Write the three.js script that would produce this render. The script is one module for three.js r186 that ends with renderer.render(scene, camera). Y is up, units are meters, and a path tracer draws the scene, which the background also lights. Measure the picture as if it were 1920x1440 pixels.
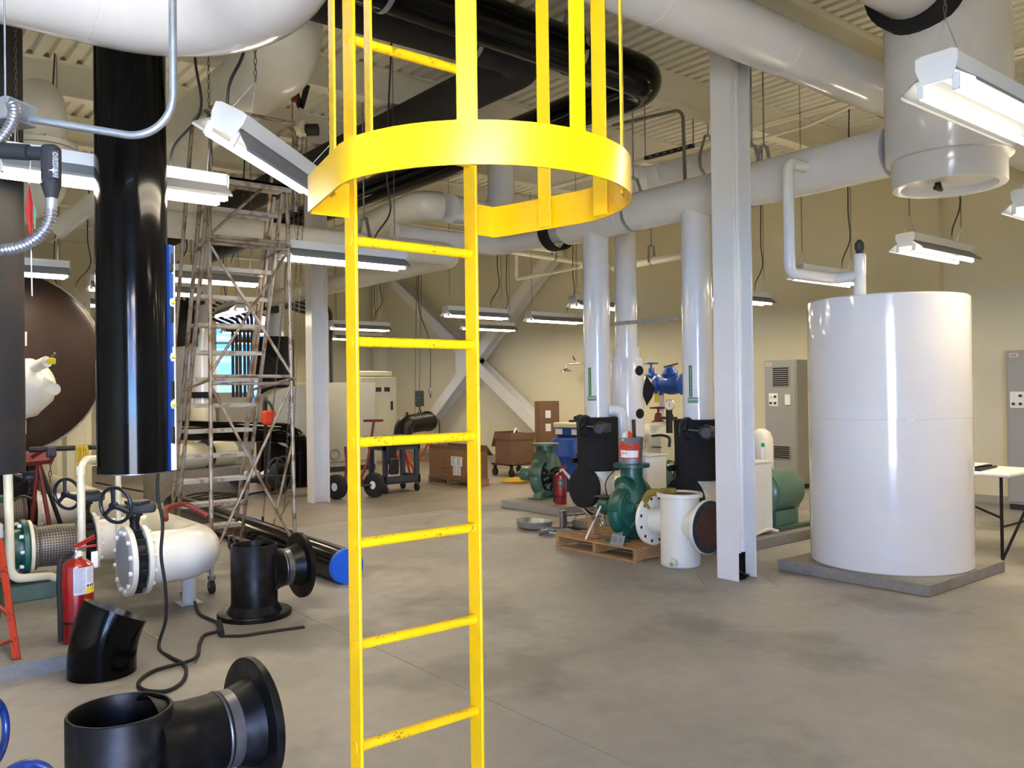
import * as THREE from 'three';
import { RoundedBoxGeometry } from 'three/addons/geometries/RoundedBoxGeometry.js';
import { mergeGeometries, toCreasedNormals } from 'three/addons/utils/BufferGeometryUtils.js';
import { RectAreaLightUniformsLib } from 'three/addons/lights/RectAreaLightUniformsLib.js';
import { Sky } from 'three/addons/objects/Sky.js';

// ---------------------------------------------------------------- camera, sky, sun, exposure
const scene = new THREE.Scene();
RectAreaLightUniformsLib.init();
const camera = new THREE.PerspectiveCamera(48.99, 4 / 3, 0.05, 300);
camera.position.set(0, 1.55, 0);
camera.rotation.order = 'YXZ';
camera.rotation.set(0.0082, -0.6789, -0.013);
const renderer = new THREE.WebGLRenderer({ antialias: true });
renderer.toneMapping = THREE.LinearToneMapping;
renderer.toneMappingExposure = 2.05;
renderer.shadowMap.enabled = true;
const LAMP = 12.5, TUBE = 5, LAMP_COLOR = 0xffecca;

const sunDirection = new THREE.Vector3(0.45, 0.8, -0.42).normalize();   // high, behind the building: the door side lies in shade
const sky = new Sky();
sky.scale.setScalar(1000);
sky.material.uniforms.turbidity.value = 12;
sky.material.uniforms.rayleigh.value = 0.17;
sky.material.uniforms.mieCoefficient.value = 0.004;
sky.material.uniforms.mieDirectionalG.value = 0.8;
sky.material.uniforms.sunPosition.value.copy(sunDirection);
scene.add(sky);
scene.backgroundIntensity = 40;
const sun = new THREE.DirectionalLight(0xfff1dc, 110);
sun.position.copy(sunDirection).multiplyScalar(40).add(new THREE.Vector3(3, 0, -6));
sun.target.position.set(3, 0, -6);
sun.castShadow = true;
Object.assign(sun.shadow.camera, { left: -30, right: 30, top: 30, bottom: -30, near: 1, far: 90 });
sun.shadow.mapSize.set(2048, 2048);
scene.add(sun, sun.target);

// ---------------------------------------------------------------- small helpers
let seedState = 20240;
function rnd() { seedState = (seedState * 1664525 + 1013904223) >>> 0; return seedState / 4294967296; }
const rr = (a, b) => a + (b - a) * rnd();
const V = (a, b, c) => Array.isArray(a) ? new THREE.Vector3(a[0], a[1], a[2]) : new THREE.Vector3(a, b, c);
const sub = (a, b) => [a[0] - b[0], a[1] - b[1], a[2] - b[2]];
const add = (a, b) => [a[0] + b[0], a[1] + b[1], a[2] + b[2]];
const mix = (a, b, t) => [a[0] + (b[0] - a[0]) * t, a[1] + (b[1] - a[1]) * t, a[2] + (b[2] - a[2]) * t];
const dist = (a, b) => Math.hypot(a[0] - b[0], a[1] - b[1], a[2] - b[2]);

function plain(g) {
  g = g.index ? g.toNonIndexed() : g;
  for (const k of Object.keys(g.attributes)) if (!['position', 'normal', 'uv'].includes(k)) g.deleteAttribute(k);
  if (!g.attributes.normal) g.computeVertexNormals();
  if (!g.attributes.uv) g.setAttribute('uv', new THREE.BufferAttribute(new Float32Array(g.attributes.position.count * 2), 2));
  return g;
}
const join = (...gs) => { gs = gs.flat(9).map(plain); return gs.length === 1 ? gs[0] : mergeGeometries(gs); };
const crease = (g, deg = 38) => toCreasedNormals(g, deg * Math.PI / 180);
function metreUV(g) {                                  // uv in metres from the part's own axes
  const p = g.attributes.position, n = g.attributes.normal, uv = new Float32Array(p.count * 2);
  for (let i = 0; i < p.count; i += 3) {
    const ax = Math.abs(n.getX(i) + n.getX(i + 1) + n.getX(i + 2)), ay = Math.abs(n.getY(i) + n.getY(i + 1) + n.getY(i + 2)), az = Math.abs(n.getZ(i) + n.getZ(i + 1) + n.getZ(i + 2));
    for (let k = i; k < i + 3 && k < p.count; k++) {
      const x = p.getX(k), y = p.getY(k), z = p.getZ(k);
      const [u, v] = ay >= ax && ay >= az ? [x, z] : ax >= az ? [z, y] : [x, y];
      uv[2 * k] = u; uv[2 * k + 1] = v;
    }
  }
  g.setAttribute('uv', new THREE.BufferAttribute(uv, 2));
  return g;
}
const taken = new Map();
function numbered(name) {
  const n = taken.get(name) ?? 0; taken.set(name, n + 1);
  return n ? name + '_' + String(n).padStart(3, '0') : name;
}
function thing(name, label, category, at = [0, 0, 0], turn = 0, group) {
  const o = new THREE.Group(); o.name = numbered(name);
  o.position.set(...at); o.rotation.y = turn;
  o.userData = { label, category }; if (group) o.userData.group = group;
  scene.add(o); return o;
}
function structure(name, at = [0, 0, 0]) {
  const o = new THREE.Group(); o.name = name; o.position.set(...at); o.userData = { kind: 'structure' }; scene.add(o); return o;
}
function part(parent, name, g, material, keepUV) {     // g in the parent's own axes
  g = join(g); if (!keepUV) metreUV(g);
  const m = new THREE.Mesh(g, material); m.name = name; m.castShadow = m.receiveShadow = true; parent.add(m); return m;
}
function rootOf(o) { while (o.parent && o.parent !== scene) o = o.parent; return o; }
function wpart(parent, name, g, material, keepUV) {    // g in world metres; the thing must not be turned
  const r = rootOf(parent); g = join(g).clone().translate(-r.position.x, -r.position.y, -r.position.z);
  return part(parent, name, g, material, keepUV);
}
function copy(o, at, turn = o.rotation.y, label, group) {
  const c = o.clone(); c.userData = { ...o.userData }; c.name = numbered(o.name.replace(/_\d{3}$/, ''));
  c.position.set(...at); c.rotation.y = turn; if (label) c.userData.label = label; if (group) c.userData.group = group;
  scene.add(c); return c;
}

// ---------------------------------------------------------------- geometry
const box = (x0, y0, z0, x1, y1, z1) => new THREE.BoxGeometry(Math.abs(x1 - x0), Math.abs(y1 - y0), Math.abs(z1 - z0)).translate((x0 + x1) / 2, (y0 + y1) / 2, (z0 + z1) / 2);
const bx = (x, y, z, w, h, d, r = 0) => (r ? new RoundedBoxGeometry(w, h, d, 2, Math.min(r, w / 2.01, h / 2.01, d / 2.01)) : new THREE.BoxGeometry(w, h, d)).translate(x, y, z);
const UP = new THREE.Vector3(0, 1, 0);
const turnTo = dir => new THREE.Quaternion().setFromUnitVectors(UP, V(dir).normalize());
const along = (g, a, dir) => g.clone().applyQuaternion(turnTo(dir)).translate(a[0], a[1], a[2]);
const moved = (g, x, y, z) => g.clone().translate(x, y, z);
function rod(a, b, r, seg = 12, r2 = r) {
  const L = dist(a, b), g = new THREE.CylinderGeometry(r2, r, L, seg).translate(0, L / 2, 0);
  return along(g, a, sub(b, a));
}
function flat(a, b, w, t, roll = 0) {                  // flat bar from a to b: w wide, t thick
  const L = dist(a, b), g = new THREE.BoxGeometry(w, L, t).translate(0, L / 2, 0).rotateY(roll);
  return along(g, a, sub(b, a));
}
const lathe = (prof, seg = 32, deg = 35) => crease(new THREE.LatheGeometry(prof.map(p => new THREE.Vector2(Math.max(p[0], 1e-5), p[1])), seg), deg);
const ring = (R, r, seg = 32, tube = 10) => new THREE.TorusGeometry(R, r, tube, seg).rotateX(Math.PI / 2);
function fillet(pts, b, n = 8) {
  const out = [V(pts[0])];
  for (let i = 1; i < pts.length - 1; i++) {
    const p = V(pts[i]), d1 = V(pts[i - 1]).sub(p), d2 = V(pts[i + 1]).sub(p), l = Math.min(d1.length(), d2.length());
    d1.normalize(); d2.normalize();
    const h = d1.angleTo(d2) / 2; if (h > 1.55) { out.push(p); continue; }
    const bb = Math.min(b, l * 0.499 * Math.tan(h)), t = bb / Math.tan(h);
    const A = p.clone().addScaledVector(d1, t), C = p.clone().add(d1.clone().add(d2).normalize().multiplyScalar(bb / Math.sin(h)));
    const e1 = A.clone().sub(C).normalize(), e2 = d1.clone().negate(), w = Math.PI - 2 * h;
    for (let k = 0; k <= n; k++) out.push(C.clone().addScaledVector(e1, bb * Math.cos(w * k / n)).addScaledVector(e2, bb * Math.sin(w * k / n)));
  }
  out.push(V(pts[pts.length - 1])); return out;
}
function sweep(path, r, seg = 16, cap = true) {        // round tube along a list of points; r a number or a function of 0..1
  const n = path.length, rad = typeof r === 'function' ? r : () => r, P = [], I = [];
  let t = path[1].clone().sub(path[0]).normalize();
  let u = new THREE.Vector3().crossVectors(t, Math.abs(t.y) < 0.9 ? UP : new THREE.Vector3(1, 0, 0)).normalize();
  let len = 0; const lens = [0]; for (let i = 1; i < n; i++) lens.push(len += path[i].distanceTo(path[i - 1]));
  for (let i = 0; i < n; i++) {
    const t2 = path[Math.min(i + 1, n - 1)].clone().sub(path[Math.max(i - 1, 0)]).normalize();
    const q = new THREE.Quaternion().setFromUnitVectors(t, t2); u.applyQuaternion(q).addScaledVector(t2, -u.dot(t2)).normalize(); t = t2;
    const v = new THREE.Vector3().crossVectors(t, u), R = rad(lens[i] / len);
    for (let k = 0; k < seg; k++) { const a = 2 * Math.PI * k / seg, p = path[i].clone().addScaledVector(u, R * Math.cos(a)).addScaledVector(v, R * Math.sin(a)); P.push(p.x, p.y, p.z); }
  }
  for (let i = 0; i < n - 1; i++) for (let k = 0; k < seg; k++) { const a = i * seg + k, b = i * seg + (k + 1) % seg; I.push(a, b, a + seg, b, b + seg, a + seg); }
  const g = new THREE.BufferGeometry(); g.setAttribute('position', new THREE.Float32BufferAttribute(P, 3)); g.setIndex(I); g.computeVertexNormals();
  const gs = [g];
  if (cap) for (const [i, s] of [[0, -1], [n - 1, 1]]) {
    const c = path[i], Q = [c.x, c.y, c.z], J = []; for (let k = 0; k < seg; k++) Q.push(...P.slice((i * seg + k) * 3, (i * seg + k) * 3 + 3));
    for (let k = 0; k < seg; k++) s < 0 ? J.push(0, 1 + (k + 1) % seg, 1 + k) : J.push(0, 1 + k, 1 + (k + 1) % seg);
    const d = new THREE.BufferGeometry(); d.setAttribute('position', new THREE.Float32BufferAttribute(Q, 3)); d.setIndex(J); d.computeVertexNormals(); gs.push(d);
  }
  return join(gs);
}
const pipe = (pts, r, bend = r * 1.6, seg = 16, cap = true, n = 8) => sweep(fillet(pts, bend, n), r, seg, cap);
function curve(pts, n = 60) { return new THREE.CatmullRomCurve3(pts.map(p => V(p)), false, 'centripetal').getPoints(n); }
const cable = (pts, r, n = 60, seg = 8) => sweep(curve(pts, n), r, seg);
function tubeWall(a, b, R, wall, seg = 32) {           // open pipe with wall thickness
  const L = dist(a, b); return along(lathe([[R - wall, 0], [R, 0], [R, L], [R - wall, L], [R - wall, 0]], seg), a, sub(b, a));
}
function shape(pts, depth, bevel = 0) {
  const s = new THREE.Shape(pts.map(p => new THREE.Vector2(p[0], p[1])));
  return new THREE.ExtrudeGeometry(s, bevel ? { depth: depth - 2 * bevel, bevelSize: bevel, bevelThickness: bevel, bevelSegments: 1, curveSegments: 12 } : { depth, bevelEnabled: false, curveSegments: 12 }).translate(0, 0, bevel);
}
const link = (() => { const s = []; for (let k = 0; k < 10; k++) { const a = 2 * Math.PI * k / 10; s.push(V(0.0062 * Math.cos(a), 0.011 * Math.sin(a) + 0.006 * Math.sign(Math.sin(a)), 0)); } s.push(s[0].clone()); return sweep(s, 0.0022, 4, false); })();
function chain(a, b, scale = 1, sag = 0) {             // steel links from a to b
  const step = 0.0285 * scale, pts = sag ? curve([a, add(mix(a, b, 0.5), [0, -sag, 0]), b], 80) : [V(a), V(b)], gs = []; let i = 0;
  for (let k = 0; k < pts.length - 1; k++) {
    const L = pts[k].distanceTo(pts[k + 1]), n = Math.max(1, Math.round(L / step)), d = pts[k + 1].clone().sub(pts[k]).normalize(), q = new THREE.Quaternion().setFromUnitVectors(UP, d);
    for (let j = 0; j < n; j++, i++) { const p = pts[k].clone().lerp(pts[k + 1], (j + 0.5) / n); gs.push(link.clone().scale(scale, scale, scale).rotateY(i % 2 ? Math.PI / 2 : 0).applyQuaternion(q).translate(p.x, p.y, p.z)); }
  }
  return join(gs);
}
function flexHose(pts, r, pitch, seg = 12) {           // corrugated metal hose
  const c = curve(pts, 400), L = c.reduce((s, p, i) => i ? s + p.distanceTo(c[i - 1]) : 0, 0), n = Math.round(L / pitch) * 4;
  const cc = new THREE.CatmullRomCurve3(pts.map(p => V(p)), false, 'centripetal').getSpacedPoints(n);
  return sweep(cc, t => r * (1 + 0.16 * Math.sin(t * n / 4 * 2 * Math.PI)), seg);
}
function handwheel(R, r, spokes, dish = 0) {           // wheel with its axle along y
  const gs = [ring(R, r, 36, 8), new THREE.CylinderGeometry(r * 2, r * 2, r * 3.2, 14).translate(0, -dish, 0)];
  for (let k = 0; k < spokes; k++) { const a = 2 * Math.PI * (k + 0.25) / spokes; gs.push(flat([r * 1.5 * Math.cos(a), -dish, r * 1.5 * Math.sin(a)], [R * Math.cos(a), 0, R * Math.sin(a)], r * 1.5, r * 2.2, 0)); }
  return join(gs);
}
const hexHead = (R, h) => new THREE.CylinderGeometry(R, R, h, 6).translate(0, h / 2, 0);
function boltCircle(parent, a, dir, R, n, r, h, material, name = 'bolt', phase = 0.5) {   // one bolt mesh each, parent's own axes
  const q = turnTo(dir), g = metreUV(plain(along(hexHead(r, h), [0, 0, 0], dir)));
  for (let k = 0; k < n; k++) {
    const t = 2 * Math.PI * (k + phase) / n, p = V(R * Math.cos(t), 0, R * Math.sin(t)).applyQuaternion(q).add(V(a));
    const m = new THREE.Mesh(g, material); m.name = name; m.position.copy(p); m.castShadow = m.receiveShadow = true; parent.add(m);
  }
}
const boltGeo = (a, dir, R, n, r, h, phase = 0.5) => { const q = turnTo(dir); return Array.from({ length: n }, (_, k) => { const t = 2 * Math.PI * (k + phase) / n, p = V(R * Math.cos(t), 0, R * Math.sin(t)).applyQuaternion(q).add(V(a)); return along(hexHead(r, h), [p.x, p.y, p.z], dir); }); };
const disc = (a, dir, R, h, hole = 0, seg = 36, ch = 0.004) => along(lathe(hole ? [[hole, 0], [R - ch, 0], [R, ch], [R, h - ch], [R - ch, h], [hole, h], [hole, 0]] : [[0, 0], [R - ch, 0], [R, ch], [R, h - ch], [R - ch, h], [0, h]], seg), a, dir);

// ---------------------------------------------------------------- textures and materials
function noiseGrid(n, cells, seed) {                   // tiling value noise
  let s = seed >>> 0; const r = () => { s = (s * 1664525 + 1013904223) >>> 0; return s / 4294967296; };
  const v = Float32Array.from({ length: cells * cells }, r), out = new Float32Array(n * n), f = t => t * t * (3 - 2 * t);
  for (let y = 0; y < n; y++) for (let x = 0; x < n; x++) {
    const X = x / n * cells, Y = y / n * cells, i = Math.floor(X), j = Math.floor(Y), a = f(X - i), b = f(Y - j), i2 = (i + 1) % cells, j2 = (j + 1) % cells;
    out[y * n + x] = (v[j * cells + i] * (1 - a) + v[j * cells + i2] * a) * (1 - b) + (v[j2 * cells + i] * (1 - a) + v[j2 * cells + i2] * a) * b;
  }
  return out;
}
function fbm(n, cells, octaves, seed, gain = 0.55) {
  const out = new Float32Array(n * n); let a = 1, sum = 0;
  for (let o = 0; o < octaves && cells <= n; o++, cells *= 2, a *= gain) { const g = noiseGrid(n, cells, seed + o * 977); for (let i = 0; i < out.length; i++) out[i] += a * g[i]; sum += a; }
  for (let i = 0; i < out.length; i++) out[i] /= sum;
  return out;
}
function texture(n, fill, size, srgb = true) {         // fill(i, x, y) -> [r, g, b] 0..1 (display values); size: metres per tile
  const d = new Uint8Array(n * n * 4);
  for (let i = 0; i < n * n; i++) { const c = fill(i, i % n, Math.floor(i / n)); d[4 * i] = 255 * Math.min(1, Math.max(0, c[0])); d[4 * i + 1] = 255 * Math.min(1, Math.max(0, c[1])); d[4 * i + 2] = 255 * Math.min(1, Math.max(0, c[2])); d[4 * i + 3] = 255; }
  const t = new THREE.DataTexture(d, n, n, THREE.RGBAFormat); t.wrapS = t.wrapT = THREE.RepeatWrapping; t.magFilter = THREE.LinearFilter; t.minFilter = THREE.LinearMipmapLinearFilter; t.generateMipmaps = true;
  if (srgb) t.colorSpace = THREE.SRGBColorSpace; if (size) t.repeat.set(1 / (Array.isArray(size) ? size[0] : size), 1 / (Array.isArray(size) ? size[1] : size)); t.needsUpdate = true; return t;
}
const ramp = (x, a, b) => Math.min(1, Math.max(0, (x - a) / (b - a)));
const N1 = fbm(512, 4, 7, 11), N2 = fbm(512, 8, 6, 57), N3 = fbm(512, 64, 3, 91), N4 = fbm(512, 3, 4, 33);
const M = {};
const std = o => new THREE.MeshStandardMaterial(o), phys = o => new THREE.MeshPhysicalMaterial(o);
const fineBump = texture(512, i => [N3[i], N3[i], N3[i]], 0.35, false);
const coarseBump = texture(512, i => { const v = 0.5 * N1[i] + 0.5 * N3[i]; return [v, v, v]; }, 1.1, false);
const smudge = texture(512, i => { const v = 0.25 + 0.5 * N2[i]; return [v, v, v]; }, 0.9, false);
function mottled(rgb, amount, tile, seed, tint = [1, 1, 1]) {   // even paint with a faint, shapeless unevenness
  const n = fbm(256, 6, 5, seed);
  return texture(256, i => { const k = 1 + amount * (n[i] - 0.5) * 2; return [rgb[0] * (1 + (k - 1) * tint[0]), rgb[1] * (1 + (k - 1) * tint[1]), rgb[2] * (1 + (k - 1) * tint[2])]; }, tile);
}

const C1 = fbm(1024, 3, 9, 5, 0.58), C2 = fbm(1024, 5, 8, 71, 0.6), C3 = fbm(1024, 90, 3, 17), C4 = fbm(1024, 4, 6, 303, 0.62);
const floorMap = texture(1024, i => {                  // trowelled concrete: cloudy cement, dust and old wet marks
  const v = 0.575 + 0.22 * (C1[i] - 0.5) + 0.05 * (C3[i] - 0.5), st = ramp(C2[i], 0.53, 0.66), du = ramp(C4[i], 0.5, 0.68);
  let c = [v * 1.005, v * 0.98, v * 0.945];
  c = c.map((x, k) => x * (1 - 0.2 * st) + du * [0.05, 0.042, 0.025][k]);
  return c;
}, 7.3);
const floorRough = texture(512, i => { const v = 0.42 + 0.4 * N1[i]; return [v, v, v]; }, 5.1, false);
const floorTan = texture(1024, i => { const v = 0.53 + 0.17 * (C4[i] - 0.5) + 0.05 * (C3[i] - 0.5), st = ramp(C1[i], 0.54, 0.66); return [v * 1.04 * (1 - 0.14 * st), v * 0.965 * (1 - 0.15 * st), v * 0.865 * (1 - 0.16 * st)]; }, 6.7);   // far slabs: brown dirt, with dim warm lamp light painted into the colour
M.floorDustyDim = std({ map: floorTan, roughnessMap: floorRough, roughness: 0.9, bumpMap: coarseBump, bumpScale: 0.0012 });
M.floor = std({ map: floorMap, roughnessMap: floorRough, roughness: 0.85, bumpMap: coarseBump, bumpScale: 0.0012 });
M.pad = std({ map: texture(512, i => { const v = 0.52 + 0.2 * (N1[i] - 0.5) + 0.08 * (N3[i] - 0.5); return [v * 1.02, v * 0.99, v * 0.93]; }, 1.7), roughness: 0.85, bumpMap: fineBump, bumpScale: 0.001 });
M.wall = std({ map: mottled([0.87, 0.84, 0.72], 0.025, 3.1, 3), roughness: 0.62, bumpMap: coarseBump, bumpScale: 0.0006 });
M.deck = std({ map: mottled([0.88, 0.865, 0.8], 0.03, 2.3, 4), roughness: 0.5 });
M.beam = std({ map: mottled([0.87, 0.85, 0.775], 0.03, 1.9, 5), roughness: 0.5 });
M.column = phys({ map: mottled([0.87, 0.865, 0.845], 0.02, 1.3, 6), roughness: 0.32, clearcoat: 0.3, clearcoatRoughness: 0.3 });
M.jacket = phys({ map: mottled([0.875, 0.875, 0.87], 0.02, 1.1, 7), roughness: 0.2, clearcoat: 0.5, clearcoatRoughness: 0.06, bumpMap: coarseBump, bumpScale: 0.0007 });
M.tank = phys({ map: mottled([0.885, 0.88, 0.87], 0.015, 1.7, 8), roughness: 0.12, clearcoat: 0.6, clearcoatRoughness: 0.03, bumpMap: coarseBump, bumpScale: 0.0004 });
M.white = phys({ map: mottled([0.87, 0.855, 0.79], 0.03, 0.8, 9), roughness: 0.3, clearcoat: 0.3, clearcoatRoughness: 0.2 });
M.fixture = std({ color: 0xe6e6e2, roughness: 0.35 });
M.fixtureShade = std({ color: 0x7c7c7a, roughness: 0.5 });  // white reflector with its outer shade painted in as grey
M.yellow = phys({ map: mottled([0.95, 0.735, 0.015], 0.025, 0.9, 10), roughness: 0.34, clearcoat: 0.3, clearcoatRoughness: 0.25 });
const rungWear = texture(512, i => { const w = ramp(N2[i] * 0.55 + N3[i] * 0.45, 0.62, 0.7); return [0.94 - 0.3 * w, 0.73 - 0.27 * w, 0.015 + 0.06 * w]; }, [0.55, 0.35]);
M.rung = std({ map: rungWear, roughness: 0.42 });
M.blackPipe = phys({ map: texture(512, i => { const v = 0.028 + 0.03 * (N2[i] - 0.5); return [v, v, v * 1.08]; }, 0.9), roughnessMap: smudge, roughness: 0.28, specularIntensity: 0.22, clearcoat: 0.08, clearcoatRoughness: 0.05 });
M.blackFit = phys({ map: texture(512, i => { const v = 0.035 + 0.085 * ramp(N2[i], 0.5, 0.75); return [v, v * 1.01, v * 1.1]; }, 0.5), roughnessMap: smudge, roughness: 0.8, specularIntensity: 0.45 });
M.bareWeld = std({ map: texture(256, i => { const v = 0.42 + 0.4 * (N2[i] - 0.5); return [v, v, v * 1.02]; }, 0.3), roughness: 0.38, metalness: 0.7 });
M.rustPipe = std({ map: texture(512, i => { const r = ramp(N1[i], 0.42, 0.66), s = 0.9 + 0.4 * (N3[i] - 0.5); return [(0.065 + 0.085 * r) * s, (0.052 + 0.038 * r) * s, (0.045 + 0.012 * r) * s]; }, 0.8), roughness: 0.85 });
M.brownVessel = phys({ map: mottled([0.185, 0.12, 0.085], 0.15, 0.9, 12), roughness: 0.5, specularIntensity: 0.6 });
M.blackRubber = std({ map: mottled([0.085, 0.085, 0.088], 0.15, 0.6, 13), roughness: 0.75 });
M.insulation = std({ map: mottled([0.045, 0.045, 0.047], 0.2, 0.7, 14), roughness: 0.9, bumpMap: coarseBump, bumpScale: 0.003 });
M.greenDark = phys({ map: mottled([0.03, 0.3, 0.255], 0.14, 0.5, 15), roughness: 0.42, clearcoat: 0.25, clearcoatRoughness: 0.3 });
M.greenGrey = phys({ map: mottled([0.24, 0.35, 0.28], 0.12, 0.5, 16), roughness: 0.4, clearcoat: 0.2, clearcoatRoughness: 0.3 });
M.greenMotor = phys({ map: mottled([0.29, 0.43, 0.355], 0.08, 0.6, 17), roughness: 0.42, clearcoat: 0.2 });
M.red = phys({ map: mottled([0.57, 0.055, 0.065], 0.06, 0.4, 18), roughness: 0.28, clearcoat: 0.5, clearcoatRoughness: 0.12 });
M.stand = std({ map: texture(512, i => { const w = ramp(N2[i] * 0.5 + N3[i] * 0.5, 0.58, 0.63); return [0.72 - 0.5 * w, 0.22 - 0.12 * w, 0.12 - 0.04 * w]; }, 0.4), roughness: 0.55 });
M.darkRed = std({ map: mottled([0.42, 0.09, 0.075], 0.12, 0.3, 19), roughness: 0.5 });
M.wheelBlue = phys({ map: mottled([0.055, 0.085, 0.16], 0.15, 0.3, 20), roughness: 0.38, clearcoat: 0.3 });
M.blueBright = phys({ map: mottled([0.05, 0.28, 0.62], 0.1, 0.4, 21), roughness: 0.35, clearcoat: 0.3 });
M.capBlue = std({ map: mottled([0.05, 0.35, 0.78], 0.05, 0.4, 22), roughness: 0.4 });
M.drumBlue = std({ map: mottled([0.04, 0.27, 0.6], 0.06, 0.5, 23), roughness: 0.36 });
M.levelBlue = std({ map: mottled([0.04, 0.2, 0.47], 0.05, 0.4, 35), roughness: 0.45 });
M.floorWheel = phys({ map: mottled([0.06, 0.18, 0.42], 0.1, 0.3, 36), roughness: 0.35, clearcoat: 0.3 });
M.darkIron = std({ map: mottled([0.2, 0.205, 0.215], 0.15, 0.3, 24), roughness: 0.5, metalness: 0.25 });
M.galv = std({ map: mottled([0.62, 0.635, 0.645], 0.12, 0.25, 25), roughness: 0.42, metalness: 0.75 });
M.hoseMetal = std({ color: 0x9a9ca0, roughness: 0.34, metalness: 0.85 });
M.steel = std({ map: mottled([0.56, 0.555, 0.54], 0.15, 0.3, 26), roughness: 0.36, metalness: 0.85 });
M.chrome = std({ color: 0xd4d4d2, roughness: 0.14, metalness: 1 });
M.chainSteel = std({ color: 0x5d5850, roughness: 0.5, metalness: 0.7 });
M.braid = std({ map: texture(256, (i, x, y) => { const a = ((x + y) >> 4) & 1, b = ((x - y + 512) >> 4) & 1, v = 0.27 + 0.24 * (a ^ b) + 0.08 * (N3[i] - 0.5); return [v * 1.05, v * 0.97, v * 0.86]; }, 0.3), roughness: 0.5, metalness: 0.45 });
M.ladderSteel = std({ map: texture(512, i => { const w = ramp(N2[i], 0.47, 0.62); return [0.62 - 0.16 * w, 0.58 - 0.22 * w, 0.52 - 0.26 * w]; }, 0.5), roughness: 0.45, metalness: 0.4 });
M.treadSteel = std({ map: texture(512, i => { const w = ramp(N2[i], 0.5, 0.66); return [0.72 - 0.12 * w, 0.7 - 0.18 * w, 0.64 - 0.2 * w]; }, 0.5), roughness: 0.5, metalness: 0.35 });
M.rust = std({ map: texture(256, i => { const v = 0.75 + 0.6 * (N2[i] - 0.5); return [0.4 * v, 0.235 * v, 0.15 * v]; }, 0.4), roughness: 0.8 });
M.cardboard = std({ map: mottled([0.44, 0.325, 0.22], 0.05, 0.6, 28), roughness: 0.8 });
M.wood = std({ map: texture(512, (i, x, y) => { const g = 0.5 + 0.5 * Math.sin(y * 0.32 + 9 * N1[i]), v = 0.8 + 0.25 * (N2[i] - 0.5) - 0.1 * g; return [0.78 * v, 0.6 * v, 0.385 * v]; }, 0.6), roughness: 0.72 });
M.paper = std({ color: 0xe4e2da, roughness: 0.8 });
M.cloth = std({ map: mottled([0.5, 0.43, 0.17], 0.2, 0.2, 29), roughness: 0.9 });
M.ivory = phys({ map: mottled([0.82, 0.8, 0.68], 0.03, 0.6, 30), roughness: 0.35, clearcoat: 0.2 });
M.panelGrey = std({ map: mottled([0.6, 0.605, 0.6], 0.02, 0.8, 31), roughness: 0.4 });
M.cabinet = std({ map: mottled([0.66, 0.645, 0.585], 0.03, 0.8, 32), roughness: 0.45 });
M.black = std({ color: 0x0c0c0d, roughness: 0.5 });
M.plasticGrey = std({ map: mottled([0.2, 0.215, 0.23], 0.06, 0.5, 34), roughness: 0.55 });
M.tyre = std({ color: 0x1b1a19, roughness: 0.85, bumpMap: fineBump, bumpScale: 0.004 });
M.bag = phys({ color: 0x0b0b0c, roughness: 0.3, clearcoat: 0.3, side: THREE.DoubleSide });
M.yellowCord = std({ color: 0xd9b21c, roughness: 0.6 });
M.orangePlastic = std({ color: 0xd8401a, roughness: 0.5 });
M.white2 = std({ color: 0xe9e9e6, roughness: 0.5 });
M.tube = std({ color: 0xffffff, emissive: 0xfff8ea, emissiveIntensity: TUBE, roughness: 0.4 });
M.slot = std({ color: 0xffffff, emissive: 0xfff8ea, emissiveIntensity: 1.2, roughness: 0.4 });  // glow of the added uplight strips
M.glass = phys({ color: 0x505862, transmission: 1, thickness: 0, roughness: 0.02, ior: 1.5 });
M.yellowTag = std({ color: 0xe2cf22, roughness: 0.6 });
M.tealPipe = std({ color: 0x9fb5bb, roughness: 0.35 });

// printed labels: the ink only, drawn on a canvas
function printed(w, h, draw) {
  const c = document.createElement('canvas'); c.width = w; c.height = h; const x = c.getContext('2d'); draw(x, w, h);
  const t = new THREE.CanvasTexture(c); t.colorSpace = THREE.SRGBColorSpace; t.magFilter = THREE.LinearFilter; return std({ map: t, roughness: 0.55 });
}

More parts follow.
